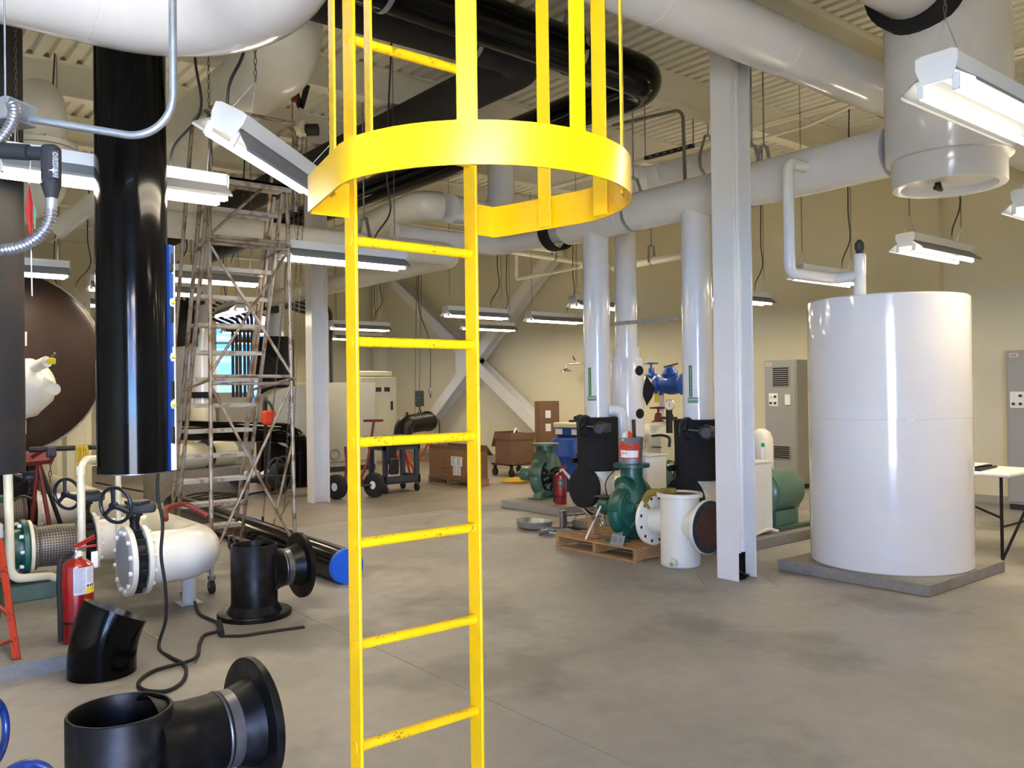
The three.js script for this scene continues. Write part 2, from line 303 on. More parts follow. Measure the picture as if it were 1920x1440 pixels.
// ---------------------------------------------------------------- room shell
const RX0 = -4.2, RX1 = 11.85, RZ0 = -20.6, RZ1 = 1.2, RH = 5.0;
{
  const f = structure('floor');
  part(f, 'subfloor', box(RX0, -0.25, RZ0, RX1, -0.006, RZ1), M.floor);
  // saw-cut slab panels with narrow joints, and the diamond cut round the column
  const xs = [RX0, -0.9, 2.56, 8.6, RX1], zs = [RZ0, -13.5, -9.2, RZ1], g = 0.002, dia = [[5.3, -4.2], [5.68, -4.59], [6.04, -4.2], [5.7, -3.8]];
  for (let i = 0; i < xs.length - 1; i++) for (let j = 0; j < zs.length - 1; j++) {
    if (i === 2 && j === 2) {
      const s = new THREE.Shape([[xs[i] + g, zs[j] + g], [xs[i + 1] - g, zs[j] + g], [xs[i + 1] - g, zs[j + 1] - g], [xs[i] + g, zs[j + 1] - g]].map(p => new THREE.Vector2(p[0], -p[1])));
      const grow = (k) => dia.map(p => new THREE.Vector2(5.68 + (p[0] - 5.68) * k, 4.2 - (p[1] + 4.2) * k));
      s.holes.push(new THREE.Path(grow(1.007)));
      part(f, 'slab', new THREE.ExtrudeGeometry(s, { depth: 0.006, bevelEnabled: false }).rotateX(-Math.PI / 2).translate(0, -0.006, 0), M.floor);
      part(f, 'slab', new THREE.ExtrudeGeometry(new THREE.Shape(grow(0.993)), { depth: 0.006, bevelEnabled: false }).rotateX(-Math.PI / 2).translate(0, -0.006, 0), M.floor);
    } else part(f, 'slab', box(xs[i] + g, -0.006, zs[j] + g, xs[i + 1] - g, 0, zs[j + 1] - g), j < 2 ? M.floorDustyDim : M.floor);
  }
  const c = structure('ceiling');
  const pitch = 0.1524, gs = [], ya = RH, yb = RH + 0.045;
  for (let x = RX0; x < RX1 - 0.01; x += pitch) {
    const p = [[x, ya], [x + 0.085, ya], [x + 0.098, yb], [x + 0.139, yb], [x + pitch, ya]];
    for (let k = 0; k < 4; k++) { const [x0, y0] = p[k], [x1, y1] = p[k + 1], q = new THREE.BufferGeometry(); q.setAttribute('position', new THREE.Float32BufferAttribute([x0, y0, RZ0, x1, y1, RZ0, x0, y0, RZ1, x1, y1, RZ0, x1, y1, RZ1, x0, y0, RZ1], 3)); q.computeVertexNormals(); gs.push(q); }
  }
  part(c, 'ribbed_deck', gs, M.deck);
  part(c, 'roof_slab', box(RX0 - 0.2, RH + 0.05, RZ0 - 0.2, RX1 + 0.2, RH + 0.35, RZ1 + 0.2), M.pad);
  const we = structure('wall_east'); part(we, 'wall_face', box(RX1, 0, RZ0 - 0.2, RX1 + 0.2, RH + 0.05, RZ1 + 0.2), M.wall);
  part(we, 'pilaster', box(RX1 - 0.12, 0, -5.6, RX1, RH, -5.25), M.wall);
  part(we, 'pilaster', box(RX1 - 0.25, 0, -20.45, RX1, RH, -20.1), M.wall);
  const wn = structure('wall_north');
  part(wn, 'wall_face', [box(RX0, 0, RZ0 - 0.2, 7.3, RH + 0.05, RZ0), box(9.0, 0, RZ0 - 0.2, RX1, RH + 0.05, RZ0), box(7.3, 0, RZ0 - 0.2, 9.0, 1.2, RZ0), box(7.3, 3.6, RZ0 - 0.2, 9.0, RH + 0.05, RZ0)], M.wall);
  const win = structure('window_1');
  for (const x of [7.3, 7.86, 8.42, 8.95]) part(win, 'mullion', box(x, 1.2, RZ0 - 0.1, x + 0.05, 3.6, RZ0 - 0.04), M.white2);
  for (const y of [1.2, 2.0, 2.8, 3.55]) part(win, 'transom', box(7.3, y, RZ0 - 0.1, 9.0, y + 0.05, RZ0 - 0.04), M.white2);
  for (let i = 0; i < 3; i++) for (let j = 0; j < 3; j++) part(win, 'pane', box([7.35, 7.91, 8.47][i], [1.25, 2.05, 2.85][j], RZ0 - 0.072, [7.86, 8.42, 8.95][i], [2.0, 2.8, 3.55][j], RZ0 - 0.068), M.glass);
  const wsn = structure('wall_south'), D0 = -2.3, D1 = 0.55, DH = 2.75;
  part(wsn, 'wall_face', [box(RX0, 0, RZ1, D0, RH + 0.05, RZ1 + 0.2), box(D1, 0, RZ1, RX1, RH + 0.05, RZ1 + 0.2), box(D0, DH, RZ1, D1, RH + 0.05, RZ1 + 0.2)], M.wall);
  const ww = structure('wall_west'); part(ww, 'wall_face', box(RX0 - 0.2, 0, RZ0 - 0.2, RX0, RH + 0.05, RZ1 + 0.2), M.wall);
  const bb = structure('baseboard_east'); part(bb, 'base_strip', box(RX1 - 0.02, 0, RZ0, RX1, 0.1, RZ1), M.cabinet);
  const yard = structure('ground_outside'); part(yard, 'yard_slab', box(-40, -0.3, RZ1 + 0.2, 40, -0.02, 50), M.pad); part(yard, 'yard_slab', box(-20, -0.3, -60, 30, -0.02, RZ0 - 0.2), M.pad);
  // steel roof beams along the short side of the hall
  const bz = [-18.78, -16.96, -15.14, -13.3, -11.48, -9.66, -7.85, -6.08, -4.24, -2.42, -0.6];
  const ib = (x0, x1, yt, h, w, t, tw, z) => [box(x0, yt - t, z - w / 2, x1, yt, z + w / 2), box(x0, yt - h, z - w / 2, x1, yt - h + t, z + w / 2), box(x0, yt - h + t, z - tw / 2, x1, yt - t, z + tw / 2)];
  bz.forEach((z, i) => { const o = thing('roof_beam', 'cream steel roof beam under the ribbed deck, number ' + (bz.length - i) + ' counted from the open door', 'beam', [RX0, RH, z], 0, 'roof beams'); wpart(o, 'beam_section', ib(RX0 + 0.005, RX1 - 0.005, RH, 0.36, 0.17, 0.016, 0.012, z), M.beam); });
}
// wide-flange steel columns
function column(x, z, label, H) {
  const o = thing('steel_column', label, 'column', [x, 0, z]);
  part(o, 'flange', bx(-0.118, H / 2, 0, 0.018, H, 0.205, 0.003), M.column);
  part(o, 'flange', bx(0.118, H / 2, 0, 0.018, H, 0.205, 0.003), M.column);
  part(o, 'web', box(-0.109, 0, -0.007, 0.109, H, 0.007), M.column);
  return o;
}
{
  const c1 = column(5.757, -4.235, 'white steel column beside the tall white tank', RH - 0.36);
  for (const [dx, lo] of [[-0.052, 0.215], [-0.002, 0.22]]) {
    part(c1, 'conduit', rod([dx, lo, 0.055], [dx, RH - 0.8, 0.055], 0.022, 16), M.column);
    part(c1, 'conduit_stub', rod([dx, 0, 0.055], [dx, lo, 0.055], 0.026, 16), M.blackPipe);
  }
  part(c1, 'base_cable', cable([[-0.09, 0.09, 0.06], [-0.04, 0.05, 0.1], [0.02, 0.03, 0.1], [0.03, 0.01, 0.06]], 0.008, 24), M.black);
  column(5.4, -11.12, 'white steel column by the red two-wheeled jack', RH);
  // diagonal bracing on the east wall
  const X = RX1 - 0.3;
  const br = thing('cross_bracing', 'white diagonal X-shaped steel wall bracing', 'bracing', [X, 0, -16]);
  const A = [11.55, 4.436, -19.128], B = [11.55, 0.634, -13.105], C = [11.55, 0.685, -17.729], E = [11.55, 4.404, -12.782], mid = [11.55, 2.31, -15.947];
  const brace = (p, q, ends) => { const d = V(sub(q, p)).normalize(), n = new THREE.Vector3(1, 0, 0), s = new THREE.Vector3().crossVectors(d, n), L = dist(p, q), m = new THREE.Matrix4().makeBasis(s, d, n).setPosition(...mix(p, q, 0.5)); for (const [nm, w, t, dz] of [['brace_flange', 0.26, 0.016, -0.12], ['brace_flange', 0.26, 0.016, 0.12], ['brace_web', 0.012, 0.23, 0]]) wpart(br, nm, new THREE.BoxGeometry(w, L, t).translate(0, 0, dz).applyMatrix4(m), M.column); };
  brace(A, B); brace(C, E);
  wpart(br, 'gusset', box(X - 0.15, mid[1] - 0.28, mid[2] - 0.28, X - 0.13, mid[1] + 0.28, mid[2] + 0.28), M.column);
}

// ---------------------------------------------------------------- yellow caged ladder
{
  const o = thing('caged_ladder', 'bright yellow fixed ladder with a safety cage', 'ladder', [1.445, 0, -2.278]);
  const xl = 1.222, xr = 1.67, z = -2.278, top = 4.92;
  for (const x of [xl, xr]) wpart(o, 'rail', bx(x, top / 2, z, 0.0105, top, 0.066, 0.003), M.yellow);
  for (let k = -6; k <= 9; k++) { const y = 2.01 + k * 0.3048; if (y > 0.08) wpart(o, 'rung', rod([xl - 0.008, y, z], [xr + 0.008, y, z], 0.0155, 18), M.rung); }
  // hoop bands: rail - flared back corner - side - half round front
  const path = [[xl, z], [1.1, -2.289]], cx = 1.428;
  for (let k = 0; k <= 4; k++) path.push([1.085 - 0.075 * k / 4, -2.27 + 0.34 * k / 4]);
  for (let k = 1; k < 28; k++) { const a = Math.PI * k / 28; path.push([cx - 0.425 * Math.cos(a), -1.915 + 0.43 * Math.sin(a)]); }
  for (let k = 0; k <= 4; k++) path.push([1.848 - 0.06 * k / 4, -1.93 - 0.31 * k / 4]);
  path.push([1.77, -2.285], [xr, z]);
  function band(y0, y1, t) {
    const n = path.length, P = [], I = [], off = path.map((p, i) => { const a = path[Math.max(0, i - 1)], b = path[Math.min(n - 1, i + 1)], l = Math.hypot(b[0] - a[0], b[1] - a[1]); return [-(b[1] - a[1]) / l * t, (b[0] - a[0]) / l * t]; });
    path.forEach((p, i) => { for (const [s, y] of [[0, y0], [0, y1], [1, y1], [1, y0]]) P.push(p[0] + off[i][0] * s, y, p[1] + off[i][1] * s); });
    for (let i = 0; i < n - 1; i++) for (let k = 0; k < 4; k++) { const a = i * 4 + k, b = i * 4 + (k + 1) % 4; I.push(a, a + 4, b, b, a + 4, b + 4); }
    const g = new THREE.BufferGeometry(); g.setAttribute('position', new THREE.Float32BufferAttribute(P, 3)); g.setIndex(I); return crease(g.toNonIndexed(), 30);
  }
  for (const y of [2.078, 3.2, 4.3]) wpart(o, 'cage_hoop', band(y, y + 0.104, 0.006), M.yellow);
  // upright cage bars welded inside the hoops
  for (const [x, zz, tx, tz] of [[1.43, -1.502, 1, 0.0], [1.166, -1.6, 1, 0.8], [1.69, -1.6, 1, -0.8], [1.03, -1.823, -0.22, 1], [1.826, -1.823, 0.22, 1], [1.053, -2.06, -0.22, 1], [1.808, -2.06, 0.2, 1]]) {
    const g = new RoundedBoxGeometry(0.05, 4.404 - 2.082, 0.0065, 2, 0.002).rotateY(-Math.atan2(tz, tx)).translate(x, (4.404 + 2.082) / 2, zz);
    wpart(o, 'cage_bar', g, M.yellow);
  }
  for (const x of [xl, xr]) { wpart(o, 'foot_bracket', [box(x - 0.03, 0, z - 0.05, x + 0.03, 0.008, z + 0.05), box(x - 0.012, 0, z - 0.034, x - 0.006, 0.12, z + 0.034)], M.yellow); wpart(o, 'top_bracket', box(x - 0.02, 4.88, z - 0.04, x + 0.02, RH, z + 0.04), M.yellow); }
}

// ---------------------------------------------------------------- fluorescent strip fixtures
const FL = 1.22;
const fixtureProto = new THREE.Group();
{
  const L = FL / 2;
  const P = [[-0.062, 0.108], [-0.062, 0.172], [0.062, 0.172], [0.062, 0.108]];
  part(fixtureProto, 'housing', shape(P, FL, 0.003).rotateY(Math.PI / 2).translate(-L, 0, 0), M.fixture);
  for (const s of [-1, 1]) {
    const w = [[s * 0.05, 0.108], [s * 0.152, 0.034], [s * 0.154, 0.02], [s * 0.151, 0.0198], [s * 0.149, 0.032], [s * 0.046, 0.104]];
    part(fixtureProto, 'reflector', shape(s > 0 ? w : w.reverse(), FL - 0.01).rotateY(Math.PI / 2).translate(-L + 0.005, 0, 0), M.fixtureShade);
    part(fixtureProto, 'end_plate', shape([[-0.062, 0.172], [-0.085, 0.165], [-0.085, 0.12], [-0.06, 0.05], [0.06, 0.05], [0.085, 0.12], [0.085, 0.165], [0.062, 0.172]], 0.008).rotateY(Math.PI / 2).translate(s * L - (s > 0 ? 0.008 : 0), 0, 0), M.fixture);
    part(fixtureProto, 'added_uplight', bx(0, 0.1735, s * 0.035, FL - 0.3, 0.003, 0.04), M.slot);  // added glowing strip on the housing top, unseen from below
    part(fixtureProto, 'lamp_tube', rod([-L + 0.025, 0.017, s * 0.07], [L - 0.025, 0.017, s * 0.07], 0.0165, 12), M.tube);
    for (const e of [-1, 1]) part(fixtureProto, 'lamp_holder', bx(e * (L - 0.016), 0.04, s * 0.07, 0.018, 0.07, 0.03, 0.004), M.fixture);
  }
}
function fixture(x, z, turn, label, opt = {}) {
  const y = opt.y ?? 2.735, o = thing('strip_light', label, 'light', [x, y, z], turn, 'fluorescent strip lights');
  const roll = opt.roll ?? 0;
  for (const c of fixtureProto.children) { const m = c.clone(); m.rotation.x = roll; o.add(m); }
  const h = (opt.top ?? RH - 0.02) - y, L = FL / 2 - 0.09;
  for (const e of [-1, 1]) {
    const hang = (e < 0 ? opt.hang0 : opt.hang1) ?? h;
    const hw = part(o, 'hanger_wire', [rod([e * L, 0.172, -0.055], [e * L, 0.34, 0], 0.0022, 6), rod([e * L, 0.172, 0.055], [e * L, 0.34, 0], 0.0022, 6)], M.galv); hw.rotation.x = roll;
    part(o, 'hanging_chain', chain([e * L, 0.335 * Math.cos(roll), 0.335 * Math.sin(roll)], [e * L, hang, 0.335 * Math.sin(roll)], 1), M.chainSteel);
  }
  const cx = opt.cable ?? L - 0.22;
  part(o, 'power_cable', cable([[cx - 0.02, 0.172, 0.01], [cx, 0.3, 0.015], [cx + 0.16, 0.55, 0.02], [cx + 0.13, 0.9, 0.02], [cx + 0.2, h, 0.02]], 0.0085, 36, 6), M.darkIron);
  const light = new THREE.RectAreaLight(LAMP_COLOR, LAMP, FL - 0.06, 0.28);
  light.position.set(0, -0.004, 0); light.rotation.x = -Math.PI / 2 + roll; light.castShadow = true; o.add(light);
  for (const s of [-1, 1]) { const up = new THREE.RectAreaLight(LAMP_COLOR, LAMP * 0.8, FL - 0.3, 0.04); up.position.set(0, 0.177 * Math.cos(roll) - s * 0.035 * Math.sin(roll), s * 0.035 * Math.cos(roll) + 0.177 * Math.sin(roll)); up.rotation.x = Math.PI / 2 + roll; up.castShadow = true; o.add(up); }   // added uplight that brightens the upper walls and ceiling
  return o;
}
const fx = [
  [8.91, -5.24, 0, 'strip light hanging above the tall white tank, the lower of two by the east wall'],
  [8.02, -3.61, 0, 'strip light hanging beside the small white drain pipe over the tank'],
  [4.12, -1.57, 0, 'large bright strip light in front of the capped white pipe drop'],
  [7.05, -2.3, 0, 'strip light showing only its bright end beyond the white pipe drop'],
  [1.3, -5.2, 0, 'long strip light crossing behind the black vertical pipe'],
  [1.25, -9.4, 0, 'strip light above the brown dished vessel'],
  [3.08, -9.0, 0, 'strip light behind the top steps of the rolling ladder'],
  [1.84, -4.33, 0.765, 'strip light hung askew beside the yellow cage'],
  [3.73, -7.05, 0, 'strip light crossing behind the yellow ladder, the one across its upper rungs'],
  [8.15, -11.0, 0, 'upper strip light of the pair in front of the X-shaped bracing'],
  [10.01, -13.1, 0, 'lower strip light of the pair in front of the X-shaped bracing'],
  [9.9, -11.05, 0, 'strip light alone between the bracing and the twin white pipes'],
  [8.87, -8.83, 0, 'strip light passing behind the twin white vertical pipes'],
  [7.83, -14.28, 0, 'upper strip light above the motor control cabinet'],
  [9.25, -17.0, 0, 'lower strip light above the motor control cabinet'],
  [9.92, -7.14, 0, 'strip light peeping out behind the white steel column'],
  [4.62, -12.4, 1.45, 'strip light seen end on through the rolling ladder'],
  [2.85, -10.3, 0, 'strip light just under the one behind the rolling ladder'],
  [2.2, -12.15, 0, 'far strip light between the vessel and the black pipe'],
  [7.9, -19.4, 0, 'farthest strip light, in front of the window'],
  [6.5, -16.2, 0, 'strip light before the window, seen through the rolling ladder'],
  [2.4, -15.4, 0, 'farthest strip light beside the brown vessel'],
  [10.3, -1.7, 0, 'added strip light over the drive cabinets, out of view past the tank'],  // unseen lamp added to brighten the wall beyond the tank
  [8.3, -0.3, 0, 'added strip light along the door wall, out of view past the tank'],  // also out of view, added for extra light on that side
];
fx.forEach(([x, z, t, label], i) => fixture(x, z, t, label, i === 7 ? { cable: -0.5, roll: 0.48 } : i === 1 ? { top: 3.9 } : i === 16 ? { top: 4.24 } : {}));

// ---------------------------------------------------------------- overhead piping
function pipeThing(name, label, pts, r, bend, material, seg = 28, cat = 'pipe', group) {
  const o = thing(name, label, cat, pts[0], 0, group); wpart(o, 'pipe_run', pipe(pts, r, bend, seg, true, 12), material); return o;
}
const collar = (o, name, a, dir, R, w, m, hole) => wpart(o, name, along(lathe([[hole ?? R - 0.02, 0], [R - 0.003, 0], [R, 0.003], [R, w - 0.003], [R - 0.003, w], [hole ?? R - 0.02, w]], 32), a, dir), m);
function clevis(c, R, axis, label) {                   // strap round a pipe on a threaded rod
  const o = thing('pipe_hanger', label, 'hanger', [c[0], RH, c[2]], 0, 'pipe hangers'), w = 0.04, t = 0.005, n = 24, pts = [];
  for (let k = 0; k <= n; k++) { const a = -Math.PI * 0.12 - Math.PI * 0.76 * k / n; pts.push([(R + t) * Math.cos(a), (R + t) * Math.sin(a)]); }
  const loop = [[0.05, R + 0.16], [R + t, 0.06], ...pts, [-R - t, 0.06], [-0.05, R + 0.16]], gs = [];
  for (let k = 0; k < loop.length - 1; k++) { const [a, b] = [loop[k], loop[k + 1]], L = Math.hypot(b[0] - a[0], b[1] - a[1]); gs.push(new THREE.BoxGeometry(L + 0.003, t, w).rotateZ(Math.atan2(b[1] - a[1], b[0] - a[0])).translate((a[0] + b[0]) / 2, (a[1] + b[1]) / 2, 0)); }
  let strap = join(gs, new THREE.BoxGeometry(0.1, 0.012, 0.05).translate(0, R + 0.16, 0)); if (axis === 'x') strap = strap.rotateY(Math.PI / 2);
  wpart(o, 'strap', strap.translate(...c), M.galv);
  wpart(o, 'threaded_rod', rod([c[0], c[1] + R + 0.15, c[2]], [c[0], RH + 0.01, c[2]], 0.008, 8), M.galv);
  wpart(o, 'nut', along(hexHead(0.018, 0.016), [c[0], c[1] + R + 0.166, c[2]], [0, 1, 0]), M.galv);
}
{
  const big = pipeThing('insulated_pipe', 'huge white insulated pipe elbow overhead at the top corner', [[-4.15, 3.2, -3.6], [1.3, 3.2, -3.6], [1.3, 3.2, -2.7], [1.3, 4.62, -2.7]], 0.25, 0.5, M.jacket, 40);
  collar(big, 'jacket_seam', [0.78, 3.2, -3.6], [1, 0, 0], 0.2515, 0.012, M.jacket);
  const b1 = pipeThing('black_pipe', 'black steel pipe dropping in front, open below, with the blue level on it', [[1.27, 1.136, -4.85], [1.27, 4.3, -4.85], [5.74, 4.3, -5.03], [5.74, 4.3, -17]], 0.181, 0.3, M.blackPipe, 40);
  wpart(b1, 'end_rim', along(lathe([[0.165, 0], [0.1815, 0], [0.1815, 0.006], [0.165, 0.006]], 40), [1.27, 1.134, -4.85], [0, 1, 0]), M.bareWeld);
  const b2 = pipeThing('rusty_pipe', 'rust-brown steel pipe dropping at the picture edge and running on overhead', [[0.69, 1.12, -5.61], [0.69, 4.42, -5.61], [4.75, 4.42, -5.5], [4.75, 4.42, -16.5]], 0.186, 0.3, M.rustPipe, 40);
  for (const [x, z, y, R, l] of [[2.9, -4.92, 4.3, 0.181, 'grey strap hanger on the long black pipe near its start'], [4.7, -4.99, 4.3, 0.181, 'grey strap hanger on the long black pipe near its bend'], [2.2, -5.5, 4.42, 0.186, 'grey strap hanger on the rust-brown pipe near its start'], [4.05, -5.5, 4.42, 0.186, 'grey strap hanger on the rust-brown pipe near its bend']]) clevis([x, y, z], R, 'x', l);
  const wx = pipeThing('insulated_pipe', 'long white insulated pipe sloping across the upper corner before the white column', [[2.3, 4.99, -3.6], [2.3, 4.09, -3.6], [11.845, 4.09, -3.6]], 0.2, 0.34, M.jacket, 40);
  for (const x of [4.1, 5.5, 6.9, 8.3]) collar(wx, 'jacket_seam', [x, 4.09, -3.6], [1, 0, 0], 0.2025, 0.03, M.jacket);
  clevis([7.25, 4.09, -3.6], 0.2, 'x', 'pipe hanger of the long white pipe by the ceiling beam');
  // main along the hall, with its drop leg
  const mz = pipeThing('insulated_pipe', 'white insulated main passing behind the white column at mid height', [[6.5, 3.39, -3.27], [6.5, 3.39, -7.0]], 0.195, 0.3, M.jacket, 40);
  collar(mz, 'black_sleeve', [6.5, 3.39, -7.12], [0, 0, -1], 0.235, 0.16, M.insulation);
  for (const z of [-4.35, -5.0, -6.15]) collar(mz, 'jacket_seam', [6.5, 3.39, z], [0, 0, 1], 0.1975, 0.03, M.jacket);
  wpart(mz, 'smaller_run', pipe([[6.5, 3.36, -7.0], [6.5, 3.36, -8.3], [5.0, 3.36, -8.3]], 0.12, 0.22, 24), M.jacket);
  clevis([6.5, 3.39, -4.55], 0.195, 'z', 'pipe hanger of the white main beside the column');
  clevis([6.5, 3.39, -6.0], 0.195, 'z', 'pipe hanger of the white main above the twin pipes');
  const dr = thing('capped_drop_leg', 'fat white insulated drop leg with a recessed round bottom cap', 'pipe', [6.5, 3.03, -2.83]);
  wpart(dr, 'drop_body', along(lathe([[0, 0.2], [0.43, 0.2], [0.435, 0.21], [0.435, 1.2], [0.4, 1.42], [0.3, 1.55], [0, 1.59]], 48), [6.5, 3.03, -2.83], [0, 1, 0]), M.jacket);
  wpart(dr, 'bottom_cap', along(lathe([[0, 0.05], [0.31, 0.05], [0.33, 0.0], [0.385, 0.0], [0.39, 0.008], [0.39, 0.26], [0, 0.26]], 48), [6.5, 3.03, -2.83], [0, 1, 0]), M.jacket);
  wpart(dr, 'drain_knob', along(join(new THREE.CylinderGeometry(0.022, 0.03, 0.05, 12), bx(0, -0.02, 0, 0.11, 0.03, 0.03, 0.008)), [6.46, 3.045, -2.89], [0, 1, 0]), M.black);
  wpart(dr, 'top_branch', pipe([[6.45, 4.44, -2.83], [4.6, 4.44, -2.83], [2.9, 4.44, -2.83]], 0.28, 0.4, 32), M.jacket);
  collar(dr, 'black_sleeve', [6.12, 4.44, -2.83], [-1, 0, 0], 0.36, 0.15, M.insulation, 0.27);
  // thin white line from the main to the tank
  const dl = pipeThing('drain_line', 'thin white pipe stepping down from the main towards the tank', [[6.34, 3.38, -3.9], [6.06, 3.38, -3.9], [6.06, 2.48, -3.9], [6.72, 2.48, -3.9], [6.72, 2.48, -3.66]], 0.046, 0.07, M.jacket, 18);
  wpart(dl, 'tank_stub', rod([6.72, 2.27, -3.66], [6.72, 2.66, -3.66], 0.048, 18), M.jacket);
  wpart(dl, 'air_vent', along(lathe([[0, 0], [0.03, 0], [0.03, 0.03], [0.038, 0.04], [0.038, 0.09], [0.015, 0.12], [0, 0.125]], 20), [6.72, 2.66, -3.66], [0, 1, 0]), M.darkIron);
  // upper parallel main and thin lines
  const sz = pipeThing('insulated_pipe', 'smaller white insulated pipe parallel to and above the main', [[8.0, 4.19, -5.75], [8.0, 4.19, -7.17], [7.74, 4.19, -7.17]], 0.155, 0.2, M.jacket, 28);
  collar(sz, 'jacket_end', [8.0, 4.19, -6.85], [0, 0, -1], 0.175, 0.05, M.jacket);
  clevis([8.0, 4.19, -6.2], 0.155, 'z', 'pipe hanger of the smaller parallel pipe by the bracket');
  pipeThing('insulated_pipe', 'white pipe tucked behind the main beyond the column', [[7.2, 3.66, -3.3], [7.2, 3.66, -6.2]], 0.12, 0.2, M.jacket, 28);
  clevis([7.2, 3.66, -4.9], 0.12, 'z', 'pipe hanger of the pipe tucked behind the main');
  { const o = thing('strut_channel', 'slotted steel strut between the white risers', 'channel', [7.3, 2.34, -7.096]); wpart(o, 'channel_web', flat([7.05, 2.314, -7.044], [7.05, 2.301, -5.794], 0.04, 0.04), M.galv); wpart(o, 'bracket', rod([7.05, 2.301, -5.794], [6.64, 2.25, -5.356], 0.015, 8), M.galv); }
  [[8.42, 4.6, 0.021], [8.5, 4.6, 0.018], [8.57, 4.58, 0.018]].forEach(([x, y, r], i) => pipeThing('conduit', ['cream conduit, uppermost of three under the ribbed deck', 'cream conduit in the middle of three under the ribbed deck', 'cream conduit, lowest of three under the ribbed deck'][i], i === 2 ? [[x, y, -1], [x, y, -4.7], [x - 0.1, y - 0.12, -5.2], [x - 0.1, y - 0.12, -8.5]] : [[x, y, -1], [x, y, -9.5]], r, 0.1, M.beam, 10, 'conduit'));
  const strut = thing('strut_channel', 'black slotted strut channel hung under the deck', 'channel', [7.7, 4.352, -6.908]);
  const S0 = [7.7, 4.352, -6.908], S1 = [7.7, 4.336, -6.175];
  wpart(strut, 'channel_web', flat(S0, [S0[0], S1[1], S1[2]], 0.045, 0.04), M.black);
  for (let k = 0; k < 6; k++) wpart(strut, 'slot', flat(mix(S0, [S0[0], S1[1], S1[2]], 0.1 + k * 0.15), mix(S0, [S0[0], S1[1], S1[2]], 0.17 + k * 0.15), 0.05, 0.012), M.galv);
  wpart(strut, 'threaded_rod', rod([S0[0], S0[1] + 0.01, S0[2]], [S0[0], RH, S0[2]], 0.008, 8), M.galv);
  wpart(strut, 'threaded_rod', rod([S0[0], S1[1], S1[2]], [S0[0], RH, S1[2]], 0.008, 8), M.galv);
  pipeThing('conduit', 'bare steel conduit looping down beside the strut channel', [[7.2, 4.672, -6.953], [7.2, 4.582, -5.912], [7.2, 3.737, -5.891]], 0.02, 0.12, M.steel, 12, 'conduit');
  // cream lines over the far bay
  const cz = pipeThing('cream_pipe', 'fat cream pipe bend hanging behind the rolling ladder top', [[2.75, 4.63, -6.1], [2.75, 4.16, -6.1], [2.75, 4.14, -8.6], [2.75, 3.3, -8.6]], 0.265, 0.4, M.white, 36);
  collar(cz, 'weld_band', [2.75, 4.154, -6.9], [0, 0, -1], 0.2675, 0.02, M.white);
  const ce = pipeThing('cream_pipe', 'cream pipe elbow with a bolted flange above the brown vessel', [[1.22, 3.41, -7.0], [1.22, 3.78, -7.0], [1.22, 3.78, -9.4]], 0.165, 0.22, M.white, 30);
  for (const y of [3.34, 3.385]) wpart(ce, 'flange', disc([1.22, y, -7.0], [0, 1, 0], 0.235, 0.04), M.white);
  wpart(ce, 'bolt_ring', boltGeo([1.22, 3.425, -7.0], [0, 1, 0], 0.205, 10, 0.016, 0.022), M.white);
  wpart(ce, 'lower_leg', pipe([[1.22, 3.34, -7.0], [1.22, 3.0, -7.0], [-1, 3.0, -7.0]], 0.165, 0.2, 28), M.white);
  const cc = pipeThing('cream_pipe', 'cream pipe crossing behind the rolling ladder and turning back at the yellow rail', [[1.9, 3.15, -8.1], [5.75, 3.15, -8.1], [5.75, 3.15, -13.5]], 0.128, 0.3, M.white, 28);
  collar(cc, 'weld_band', [5.75, 3.15, -9.2], [0, 0, -1], 0.1305, 0.02, M.white);
  clevis([4.5, 3.15, -8.1], 0.128, 'x', 'pipe hanger of the cream pipe behind the rolling ladder');
  pipeThing('cream_pipe', 'cream pipe under the deck behind the yellow ladder', [[5.56, 3.72, -8.18], [5.3, 3.72, -8.25], [5.3, 3.62, -10.0], [5.3, 3.62, -10.7]], 0.17, 0.3, M.white, 28);
  const el = pipeThing('insulated_pipe', 'curved white pipe with a black band seen through the cage hoop', [[6.6, 4.98, -8.35], [6.6, 3.72, -8.35], [5.7, 3.72, -8.2]], 0.17, 0.36, M.jacket, 28);
  collar(el, 'black_band', [6.02, 3.72, -8.253], [-1, 0, 0.16], 0.176, 0.045, M.insulation);
  wpart(el, 'air_valve', along(lathe([[0, 0], [0.028, 0], [0.028, 0.07], [0.045, 0.08], [0.045, 0.12], [0.02, 0.15], [0.02, 0.2], [0, 0.2]], 16), [6.05, 3.88, -8.25], [0, 1, 0]), M.black);
  const sp = pipeThing('sprinkler_pipe', 'thin cream pipe in front of the X-shaped bracing', [[8.392, 3.959, -11.2], [11.688, 3.863, -11.2]], 0.05, 0.1, M.white, 14);
  wpart(sp, 'drop_branch', pipe([[9.169, 3.887, -11.2], [9.162, 3.464, -11.2], [9, 3.452, -9.414]], 0.03, 0.06, 10), M.white);
  pipeThing('sprinkler_pipe', 'thin cream pipe running behind the twin white pipes', [[9.6, 3.472, -9.314], [9.6, 3.485, -7.727]], 0.06, 0.1, M.white, 14);
  clevis([10.04, 3.911, -11.2], 0.05, 'x', 'pipe hanger of the thin pipe before the bracing');
  clevis([9.6, 3.478, -8.521], 0.06, 'z', 'pipe hanger of the thin pipe behind the twin risers');
  pipeThing('cream_pipe', 'short cream pipe stub along the wall behind the thin lines', [[7.695, 3.862, -10.2], [9.159, 3.874, -10.2]], 0.085, 0.1, M.white, 20);
  // flat cream strut below the left elbow
  const st = thing('angle_brace', 'cream angled steel brace under the vessel elbow', 'brace', [1.506, 2.893, -8.2]);
